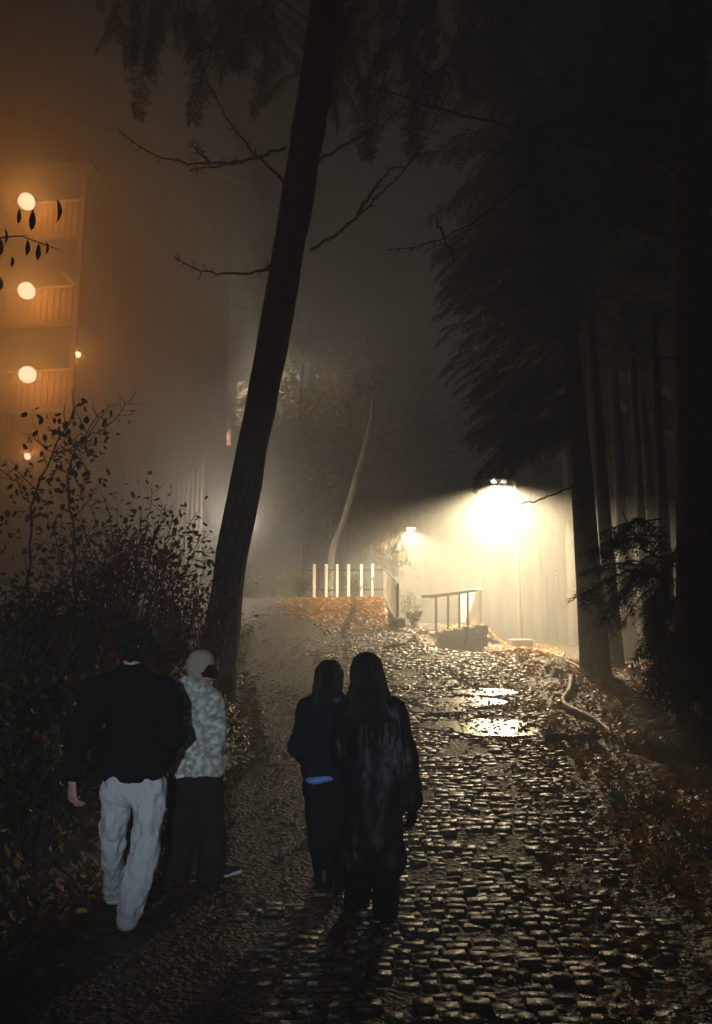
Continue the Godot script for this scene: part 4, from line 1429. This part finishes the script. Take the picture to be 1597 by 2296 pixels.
func make_wood() -> void:
	var o: MeshInstance3D
	var mb := MB.new()
	# pale curved branch
	var c := on_ground(1300, 1600)
	var pts := []
	for q in [[1283, 1522, 0.065], [1278, 1545, 0.025], [1263, 1570, 0.035], [1278, 1588, 0.045], [1310, 1603, 0.045], [1348, 1622, 0.015], [1375, 1640, 0.0]]:
		var g := on_ground(q[0], q[1] + 8)
		pts.append(g + Vector3(0, q[2], 0) - c)
	mb.tube(curve(pts, 24), taper(24, 0.058, 0.03), 10, 0.5, noise)
	o = part(self, "fallen_branch", mb, M.pale_wood)
	o.position = c
	tag(o, "pale barkless branch bent in a hook on the orange leaves", "branch")
	for q in [
		[[[1225, 1668], [1290, 1672], [1345, 1665]], 0.05, M.bark, "thick dark log lying across the leaves below the hooked branch", "log"],
		[[[862, 1457], [900, 1452], [938, 1440]], 0.04, M.bark, "long dark stick lying on the path below the stone wall", "stick"],
		[[[1000, 1500], [1040, 1535], [1085, 1560]], 0.02, M.twig, "thin dark twig on the bright leaves before the stone wall", "stick"],
		[[[628, 1932], [660, 1912], [702, 1884]], 0.012, M.pale_wood, "thin pale stick on dark ground between the walkers", "stick"],
		[[[1225, 1465], [1275, 1490], [1325, 1520]], 0.03, M.pale_wood, "pale fallen bough at the foot of the spruce trunk", "branch"],
		[[[1450, 1600], [1490, 1615], [1540, 1635]], 0.03, M.bark, "dark fallen bough beside the big right trunk", "branch"]]:
		var l := []
		var at := on_ground(q[0][1][0], q[0][1][1])
		for a in q[0]: l.append(on_ground(a[0], a[1]) + Vector3(0, q[1] + 0.03, 0) - at)
		mb = MB.new()
		knobbly(mb, l, q[1], q[1] * 0.6, 6, 0.2)
		o = part(self, "fallen_" + q[4] if q[4] != "log" else "fallen_log", mb, q[2])
		o.position = at
		tag(o, q[3], q[4])

# ---------------------------------------------------------------- people
func head_mb(turn: float, nod := 0.0) -> MB:
	var b := body([
		[Vector3(0, 0.025, 0.012), Vector3(0, 0.02, -0.005), 0.093, 0.09, Vector3(0.84, 1.06, 1.0)],
		[Vector3(0, -0.045, -0.03), Vector3(0, -0.085, -0.05), 0.062, 0.036, Vector3(0.92, 1, 1)],
		[Vector3(0, -0.095, -0.078), Vector3(0, -0.095, -0.078), 0.02, 0.02],
		[Vector3(0, 0.004, -0.092), Vector3(0, -0.034, -0.112), 0.009, 0.014],
		[Vector3(-0.012, -0.036, -0.102), Vector3(0.012, -0.036, -0.102), 0.009, 0.009],
		[Vector3(-0.04, 0.022, -0.078), Vector3(0.04, 0.022, -0.078), 0.014, 0.014],
		[Vector3(-0.045, -0.03, -0.066), Vector3(-0.045, -0.03, -0.066), 0.022, 0.022],
		[Vector3(0.045, -0.03, -0.066), Vector3(0.045, -0.03, -0.066), 0.022, 0.022],
		[Vector3(-0.02, -0.062, -0.092), Vector3(0.02, -0.062, -0.092), 0.007, 0.007],
		[Vector3(-0.018, -0.072, -0.09), Vector3(0.018, -0.072, -0.09), 0.007, 0.007],
		[Vector3(-0.081, -0.012, 0.008), Vector3(-0.083, 0.012, 0.014), 0.016, 0.02, Vector3(0.45, 1, 0.8)],
		[Vector3(0.081, -0.012, 0.008), Vector3(0.083, 0.012, 0.014), 0.016, 0.02, Vector3(0.45, 1, 0.8)]], 0.006, 0.012)
	var out := MB.new()
	out.append(b, Transform3D(Basis.from_euler(Vector3(nod, turn, 0)).scaled(Vector3.ONE * 0.93), Vector3(0, -0.012, 0)))
	return out

func hand_mb(mirror := 1.0) -> MB:   # wrist at the origin, fingers down, thumb forward
	var bones := [
		[Vector3(0, 0.03, 0), Vector3(0, -0.02, 0), 0.024, 0.026, Vector3(0.8, 1, 1)],
		[Vector3(0, -0.03, 0), Vector3(0.004, -0.082, 0), 0.034, 0.038, Vector3(0.42, 1, 1)]]
	var zs := [-0.031, -0.0105, 0.0105, 0.03]
	var ls := [0.074, 0.083, 0.077, 0.06]
	for i in 4:
		var a := Vector3(0.003, -0.088, zs[i])
		var b := a + Vector3(0.012, -0.5 * ls[i], zs[i] * 0.12)
		var c := b + Vector3(0.026, -0.32 * ls[i], 0)
		var e := c + Vector3(0.022, -0.1 * ls[i], 0)
		bones.append([a, b, 0.0098, 0.009]); bones.append([b, c, 0.009, 0.0083]); bones.append([c, e, 0.0083, 0.0072])
	bones.append([Vector3(0.004, -0.03, -0.026), Vector3(0.02, -0.06, -0.05), 0.0135, 0.0112])
	bones.append([Vector3(0.02, -0.06, -0.05), Vector3(0.032, -0.09, -0.05), 0.0112, 0.0092])
	var b2 := body(bones, 0.0036, 0.006)
	var out := MB.new()
	out.append(b2, Transform3D(Basis(Vector3(mirror, 0, 0), Vector3.UP, Vector3(0, 0, 1)), Vector3.ZERO))
	return out

func person(called: String, label: String, px: float, py: float, d: float) -> Array:
	var base := P(px, py, d)
	base.y = G(base.x, d) + 0.035
	var t := thing(called, label, "person", base, "walkers on the path")
	var J := func(x: float, y: float, dd := 0.0) -> Vector3: return P(x, y, d + dd) - base
	return [t, J]

func shoe(t: Node3D, heel: Vector3, turn: float, tilt: float, m: Material) -> void:
	var b := body([[Vector3(0, 0.045, 0), Vector3(0, 0.04, -0.1), 0.042, 0.04, Vector3(0.95, 1, 1)], [Vector3(0, 0.04, -0.1), Vector3(0, 0.035, -0.19), 0.042, 0.032, Vector3(1.1, 0.9, 1)], [Vector3(0, 0.07, 0), Vector3(0, 0.1, 0), 0.042, 0.042]], 0.011, 0.03)
	var s := MB.new()
	s.box(Transform3D(Basis(), Vector3(0, 0.012, -0.085)), Vector3(0.088, 0.026, 0.275), 0.011)
	var o := part(t, "shoe", b, m)
	o.transform = Transform3D(Basis.from_euler(Vector3(tilt, turn, 0)), heel)
	part(o, "sole", s, M.sole if m == M.shoe else m)

func make_people() -> void:
	var a: Array
	var t: Node3D
	var J: Callable
	var thin := Vector3(1, 1, 0.72)
	# 1: dark puffer jacket, light grey joggers
	a = person("person", "person in black padded jacket and light grey joggers with one bare hand hanging", 292, 2085, 4.77)
	t = a[0]; J = a[1]
	var sk := body([[J.call(296, 1490), J.call(300, 1462), 0.055, 0.05], [J.call(292, 1550), J.call(300, 1730), 0.13, 0.12, thin], [J.call(215, 1548), J.call(368, 1548), 0.06, 0.06],
		[J.call(208, 1552), J.call(175, 1650), 0.05, 0.042], [J.call(175, 1650), J.call(163, 1742, -0.03), 0.04, 0.028], [J.call(375, 1552), J.call(392, 1650, -0.03), 0.05, 0.042], [J.call(392, 1650, -0.03), J.call(368, 1708, 0.12), 0.04, 0.028],
		[J.call(333, 1770), J.call(325, 1910, -0.02), 0.06, 0.042], [J.call(325, 1910, -0.02), J.call(290, 2050, -0.05), 0.042, 0.032], [J.call(260, 1775), J.call(252, 1900, 0.12), 0.055, 0.035], [J.call(252, 1900, 0.12), J.call(256, 2010, 0.33), 0.035, 0.028]], 0.02, 0.04)
	sk.append(head_mb(-0.15), Transform3D(Basis(), J.call(303, 1450)))
	sk.append(hand_mb(), Transform3D(Basis.from_euler(Vector3(0.1, 0.9, 0.05)).scaled(Vector3.ONE * 1.08), J.call(163, 1746, -0.03)))
	part(t, "body", sk, M.skin)
	part(t, "hair", body([[J.call(303, 1436), J.call(304, 1443, 0.02), 0.112, 0.105], [J.call(300, 1455, -0.02), J.call(306, 1455, -0.02), 0.082, 0.082], [J.call(285, 1430), J.call(325, 1432), 0.09, 0.09]], 0.009, 0.03, 0.03, 4.0), M.hair)
	part(t, "jacket", body([[J.call(295, 1545), J.call(300, 1700), 0.165, 0.16, Vector3(1, 1, 0.78)], [J.call(222, 1550), J.call(366, 1550), 0.09, 0.09, Vector3(1, 1, 0.95)], [J.call(280, 1524), J.call(312, 1524), 0.072, 0.072],
		[J.call(212, 1556), J.call(178, 1650), 0.092, 0.082], [J.call(178, 1650), J.call(164, 1730, -0.03), 0.08, 0.058], [J.call(372, 1556), J.call(384, 1650, -0.03), 0.09, 0.08], [J.call(384, 1650, -0.03), J.call(364, 1710, 0.12), 0.078, 0.066],
		[J.call(260, 1708), J.call(338, 1708), 0.125, 0.125]], 0.013, 0.045, 0.028, 0.9, Vector3(0.8, 2.2, 0.8)), M.black_cloth)
	part(t, "joggers", body([[J.call(270, 1745), J.call(332, 1745), 0.095, 0.095], [J.call(264, 1770), J.call(334, 1768), 0.095, 0.1],
		[J.call(335, 1775), J.call(325, 1910, -0.02), 0.1, 0.08], [J.call(325, 1910, -0.02), J.call(294, 2032, -0.05), 0.08, 0.082],
		[J.call(258, 1775), J.call(252, 1900, 0.12), 0.09, 0.068], [J.call(252, 1900, 0.12), J.call(256, 2005, 0.33), 0.068, 0.062]], 0.011, 0.022, 0.032, 1.2, Vector3(1.5, 0.8, 1.5)), M.grey_cloth)
	part(t, "cuff", body([[J.call(290, 2046, -0.05), J.call(286, 2060, -0.05), 0.07, 0.066]], 0.01, 0.02, 0.006, 2.0), M.grey_cloth)
	shoe(t, Vector3(J.call(285, 2080, -0.05).x, 0.0, 0.05), 0.1, 0.0, M.shoe)
	shoe(t, Vector3(J.call(258, 2010, 0.33).x, 0.0, -0.33), -0.1, 0.0, M.shoe)
	# 2: mottled hooded top
	a = person("person", "person in mottled grey-green hooded top and beige beanie, head turned to the right", 445, 1990, 5.5)
	t = a[0]; J = a[1]
	sk = body([[J.call(440, 1540), J.call(447, 1510), 0.052, 0.048], [J.call(440, 1570), J.call(440, 1730), 0.12, 0.115, thin], [J.call(408, 1575), J.call(478, 1575), 0.06, 0.06],
		[J.call(405, 1580), J.call(412, 1660, 0.05), 0.045, 0.04], [J.call(412, 1660, 0.05), J.call(430, 1700, 0.2), 0.038, 0.028], [J.call(480, 1580), J.call(488, 1660, 0.03), 0.045, 0.04], [J.call(488, 1660, 0.03), J.call(478, 1705, 0.18), 0.038, 0.028],
		[J.call(415, 1760), J.call(408, 1880, 0.1), 0.075, 0.05], [J.call(408, 1880, 0.1), J.call(395, 1960, 0.05), 0.05, 0.036], [J.call(468, 1760), J.call(476, 1880, 0.0), 0.075, 0.05], [J.call(476, 1880), J.call(474, 1970), 0.05, 0.036]], 0.02, 0.04)
	sk.append(head_mb(-1.05, -0.15), Transform3D(Basis(), J.call(452, 1504)))
	part(t, "body", sk, M.skin)
	part(t, "beanie", body([[J.call(446, 1492), J.call(448, 1498, 0.01), 0.098, 0.098], [J.call(452, 1484), J.call(452, 1484), 0.088, 0.088]], 0.01, 0.03, 0.006, 3.0), M.beanie)
	part(t, "hair", body([[J.call(466, 1500, -0.015), J.call(476, 1510, -0.02), 0.05, 0.036], [J.call(458, 1510, -0.055), J.call(470, 1504, -0.05), 0.03, 0.036], [J.call(480, 1502, 0.0), J.call(482, 1508, 0.0), 0.036, 0.03]], 0.008, 0.02, 0.012, 4.0), M.hair)
	part(t, "hooded_top", body([[J.call(438, 1570), J.call(440, 1700), 0.135, 0.15, Vector3(1, 1, 0.8)], [J.call(412, 1572), J.call(474, 1576), 0.08, 0.08], [J.call(424, 1540, -0.06), J.call(446, 1548, -0.06), 0.075, 0.07], [J.call(410, 1534, -0.04), J.call(430, 1552, -0.06), 0.045, 0.05],
		[J.call(405, 1582), J.call(410, 1660, 0.05), 0.085, 0.078], [J.call(410, 1660, 0.05), J.call(432, 1705, 0.2), 0.075, 0.06], [J.call(478, 1584), J.call(484, 1660, 0.03), 0.085, 0.078], [J.call(484, 1660, 0.03), J.call(476, 1708, 0.18), 0.075, 0.06],
		[J.call(408, 1715), J.call(476, 1720), 0.095, 0.095]], 0.013, 0.045, 0.03, 1.0, Vector3(1.2, 1.2, 1.2)), M.mottled_cloth)
	part(t, "waistband", body([[J.call(406, 1732), J.call(474, 1736), 0.084, 0.084]], 0.012, 0.03, 0.006, 2.0), M.dark_cloth)
	part(t, "shirt_hem", body([[J.call(408, 1742, -0.02), J.call(452, 1748, -0.02), 0.077, 0.07]], 0.011, 0.03, 0.008, 2.0), M.white_cloth)
	part(t, "trousers", body([[J.call(414, 1756), J.call(468, 1756), 0.11, 0.11], [J.call(414, 1775), J.call(408, 1880, 0.1), 0.11, 0.105], [J.call(408, 1880, 0.1), J.call(394, 1962, 0.05), 0.105, 0.1],
		[J.call(468, 1775), J.call(476, 1880), 0.11, 0.105], [J.call(476, 1880), J.call(476, 1962), 0.105, 0.1]], 0.014, 0.035, 0.025, 0.8, Vector3(1.4, 0.8, 1.4)), M.dark_cloth)
	shoe(t, Vector3(J.call(476, 1980).x, 0.0, 0.03), -0.9, 0.0, M.shoe)
	shoe(t, Vector3(J.call(394, 1980).x, 0.0, -0.06), -0.1, 0.0, M.shoe)
	# 3: navy jacket
	a = person("person", "person with dark hair in navy jacket showing a bright blue hem band", 735, 2010, 5.34)
	t = a[0]; J = a[1]
	sk = body([[J.call(737, 1555), J.call(737, 1528), 0.05, 0.046], [J.call(730, 1590), J.call(728, 1740), 0.11, 0.11, thin], [J.call(692, 1590), J.call(765, 1590), 0.055, 0.055],
		[J.call(688, 1596), J.call(668, 1670), 0.042, 0.036], [J.call(668, 1670), J.call(695, 1715, 0.15), 0.036, 0.026], [J.call(768, 1596), J.call(782, 1680, 0.05), 0.042, 0.036], [J.call(782, 1680, 0.05), J.call(775, 1730, 0.18), 0.036, 0.026],
		[J.call(712, 1770), J.call(715, 1890, 0.03), 0.075, 0.05], [J.call(715, 1890, 0.03), J.call(726, 1985, -0.02), 0.05, 0.036], [J.call(755, 1770), J.call(762, 1890, 0.1), 0.075, 0.05], [J.call(762, 1890, 0.1), J.call(764, 1975, 0.15), 0.05, 0.036]], 0.02, 0.04)
	sk.append(head_mb(0.2), Transform3D(Basis(), J.call(737, 1522)))
	part(t, "body", sk, M.skin)
	part(t, "hair", body([[J.call(738, 1516), J.call(738, 1520), 0.1, 0.1], [J.call(738, 1508, -0.02), J.call(736, 1530, -0.035), 0.09, 0.09], [J.call(736, 1540, -0.02), J.call(730, 1575, -0.07), 0.1, 0.085, Vector3(1, 1, 0.8)], [J.call(715, 1545), J.call(705, 1572, -0.04), 0.04, 0.03]], 0.009, 0.03, 0.014, 3.0, Vector3(2.2, 0.5, 2.2)), M.hair)
	part(t, "jacket", body([[J.call(730, 1590), J.call(728, 1715), 0.14, 0.145, Vector3(1, 1, 0.8)], [J.call(696, 1590), J.call(765, 1590), 0.082, 0.082], [J.call(722, 1566, -0.05), J.call(752, 1566, -0.05), 0.06, 0.06],
		[J.call(690, 1598), J.call(672, 1672), 0.08, 0.075], [J.call(672, 1672), J.call(698, 1715, 0.13), 0.075, 0.06], [J.call(768, 1598), J.call(780, 1680, 0.05), 0.08, 0.072], [J.call(780, 1680, 0.05), J.call(774, 1730, 0.18), 0.07, 0.055],
		[J.call(706, 1728), J.call(756, 1728), 0.09, 0.09]], 0.013, 0.045, 0.016, 1.0, Vector3(1, 1.8, 1)), M.navy_cloth)
	part(t, "collar", body([[J.call(712, 1572, -0.085), J.call(758, 1570, -0.085), 0.028, 0.03]], 0.01, 0.02, 0.008, 3.0), M.navy_collar)
	part(t, "hem_band", body([[J.call(708, 1748, -0.05), J.call(730, 1742, -0.05), 0.072, 0.072, Vector3(1, 0.45, 1)]], 0.01, 0.02, 0.004, 2.0), M.blue_cloth)
	part(t, "trousers", body([[J.call(712, 1762), J.call(752, 1762), 0.1, 0.1], [J.call(713, 1780), J.call(716, 1890, 0.03), 0.1, 0.075], [J.call(716, 1890, 0.03), J.call(727, 1985, -0.02), 0.072, 0.055],
		[J.call(754, 1780), J.call(762, 1890, 0.1), 0.1, 0.075], [J.call(762, 1890, 0.1), J.call(764, 1975, 0.15), 0.072, 0.055]], 0.014, 0.03, 0.012, 1.0), M.black_cloth)
	shoe(t, Vector3(J.call(727, 2000).x, 0.0, 0.03), 0.1, 0.0, M.black_shoe)
	shoe(t, Vector3(J.call(764, 1995).x, 0.0, -0.15), -0.1, 0.0, M.black_shoe)
	# 4: long leather coat
	a = person("person", "person with long dark hair in a long shiny black leather coat", 838, 2062, 4.93)
	t = a[0]; J = a[1]
	sk = body([[J.call(825, 1545), J.call(823, 1515), 0.05, 0.046], [J.call(832, 1590), J.call(836, 1760), 0.12, 0.115, thin], [J.call(785, 1590), J.call(880, 1590), 0.055, 0.055],
		[J.call(780, 1598), J.call(775, 1690, 0.05), 0.042, 0.036], [J.call(775, 1690, 0.05), J.call(790, 1750, 0.15), 0.036, 0.026], [J.call(890, 1600), J.call(918, 1700), 0.042, 0.036], [J.call(918, 1700), J.call(924, 1795, -0.02), 0.036, 0.026],
		[J.call(808, 1790), J.call(806, 1930, 0.05), 0.075, 0.05], [J.call(806, 1930, 0.05), J.call(800, 2020, 0.1), 0.05, 0.036], [J.call(865, 1790), J.call(870, 1930), 0.075, 0.05], [J.call(870, 1930), J.call(868, 2035, -0.04), 0.05, 0.036]], 0.02, 0.04)
	sk.append(head_mb(0.1), Transform3D(Basis(), J.call(823, 1508)))
	sk.append(hand_mb(-1.0), Transform3D(Basis.from_euler(Vector3(0.1, -0.9, 0)), J.call(922, 1800, -0.02)))
	part(t, "body", sk, M.skin)
	part(t, "hair", body([[J.call(822, 1500), J.call(822, 1506), 0.1, 0.1], [J.call(822, 1494, -0.02), J.call(822, 1516, -0.035), 0.09, 0.09], [J.call(824, 1520, -0.02), J.call(826, 1590, -0.085), 0.108, 0.125, Vector3(1, 1, 0.72)], [J.call(800, 1540), J.call(786, 1590, -0.03), 0.05, 0.045], [J.call(850, 1530), J.call(868, 1585, -0.04), 0.05, 0.045], [J.call(824, 1590, -0.085), J.call(826, 1625, -0.1), 0.11, 0.08, Vector3(1, 1, 0.5)]], 0.009, 0.03, 0.014, 3.0, Vector3(2.4, 0.4, 2.4)), M.hair)
	part(t, "coat", body([[J.call(832, 1595), J.call(836, 1740), 0.165, 0.17, Vector3(1, 1, 0.82)], [J.call(790, 1592), J.call(878, 1592), 0.085, 0.085], [J.call(836, 1740), J.call(836, 1870), 0.17, 0.18, Vector3(1, 1, 0.9)],
		[J.call(788, 1920, 0.02), J.call(876, 1926, -0.02), 0.1, 0.1], [J.call(806, 1880), J.call(792, 1935), 0.11, 0.1],
		[J.call(786, 1604), J.call(778, 1690, 0.05), 0.09, 0.085], [J.call(778, 1690, 0.05), J.call(792, 1752, 0.14), 0.085, 0.07], [J.call(886, 1606), J.call(912, 1700, -0.01), 0.095, 0.085], [J.call(912, 1700, -0.01), J.call(922, 1792, -0.02), 0.085, 0.078]], 0.012, 0.05, 0.06, 0.55, Vector3(1.3, 0.5, 1.3)), M.leather)
	part(t, "trousers", body([[J.call(806, 1900, 0.05), J.call(800, 2030, 0.1), 0.088, 0.082], [J.call(866, 1900), J.call(866, 2042, -0.04), 0.09, 0.085]], 0.013, 0.012, 0.02, 1.0, Vector3(1.5, 0.7, 1.5)), M.black_cloth)
	shoe(t, Vector3(J.call(868, 2055).x, 0.0, 0.04), -0.1, 0.0, M.black_shoe)
	shoe(t, Vector3(J.call(800, 2050).x, 0.0, -0.1), 0.1, 0.0, M.black_shoe)

# ---------------------------------------------------------------- light and camera numbers
const LAMP_E := 350.0
const LAMP_C := Color(1.0, 0.78, 0.47)
const BACK_E := 70.0
const BACK_C := Color(0.78, 0.9, 1.0)
const ORANGE_E := 7.5
const YARD_E := 32.0
const YARD_C := Color(1.0, 0.86, 0.66)
const ORANGE_C := Color(1.0, 0.34, 0.04)

func _ready() -> void:
	rng.seed = 20
	noise.seed = 7
	noise.frequency = 0.02
	var cam := Camera3D.new()
	cam.name = "camera"
	cam.fov = rad_to_deg(2.0 * atan(CY / F))
	cam.near = 0.05
	cam.far = 400.0
	add_child(cam)
	cam.position = Vector3(0, EYE, 0)
	cam.rotation = Vector3(pitch, 0, 0)
	cam.current = true
	var env := Environment.new()
	var sky := Sky.new()
	var sm := ProceduralSkyMaterial.new()
	sm.sky_top_color = Color(0.006, 0.0055, 0.005).linear_to_srgb()
	sm.sky_horizon_color = Color(0.095, 0.083, 0.067).linear_to_srgb()
	sm.sky_curve = 0.16
	sm.ground_bottom_color = Color(0.004, 0.004, 0.004).linear_to_srgb()
	sm.ground_horizon_color = Color(0.02, 0.018, 0.015).linear_to_srgb()
	sky.sky_material = sm
	env.background_mode = Environment.BG_SKY
	env.sky = sky
	env.tonemap_mode = Environment.TONE_MAPPER_LINEAR
	env.tonemap_exposure = 1.0
	env.volumetric_fog_enabled = true
	env.volumetric_fog_density = 0.0295
	env.volumetric_fog_albedo = Color(0.97, 0.97, 0.96)
	env.volumetric_fog_anisotropy = 0.45
	env.sdfgi_enabled = true
	env.ssao_enabled = true
	env.ssil_enabled = true
	var we := WorldEnvironment.new()
	we.name = "world"
	we.environment = env
	add_child(we)
	make_materials()
	glow("lamp_glow", Color(1.0, 0.9, 0.72), 12.0)
	glow("orange_glow", Color(1.0, 0.8, 0.5), 6.0)
	glow("flood_glow", Color(0.85, 0.93, 1.0), 6.0)
	glow("yard_glow", Color(1.0, 0.9, 0.72), 4.0)
	glow("window_glow", Color(1.0, 0.75, 0.36), 3.5)
	glow("window_glow_red", Color(1.0, 0.45, 0.22), 3.5)
	mat("dark_glass", Color(0.02, 0.02, 0.02), 0.1)
	mat("plank_grey", Color(0.4, 0.37, 0.33), 0.8)
	mat("fern", Color(0.16, 0.17, 0.09), 0.45)
	mat("hanging_leaf", Color(0.06, 0.025, 0.012), 0.6)
	mat("navy_collar", Color(0.02, 0.035, 0.08), 0.7)
	mat("black_shoe", Color(0.006, 0.006, 0.007), 0.5)
	make_ground()
	make_path()
	make_lamps()
	make_buildings()
	make_fences()
	make_trees()
	make_shrubs()
	make_litter()
	make_wood()
	make_people()
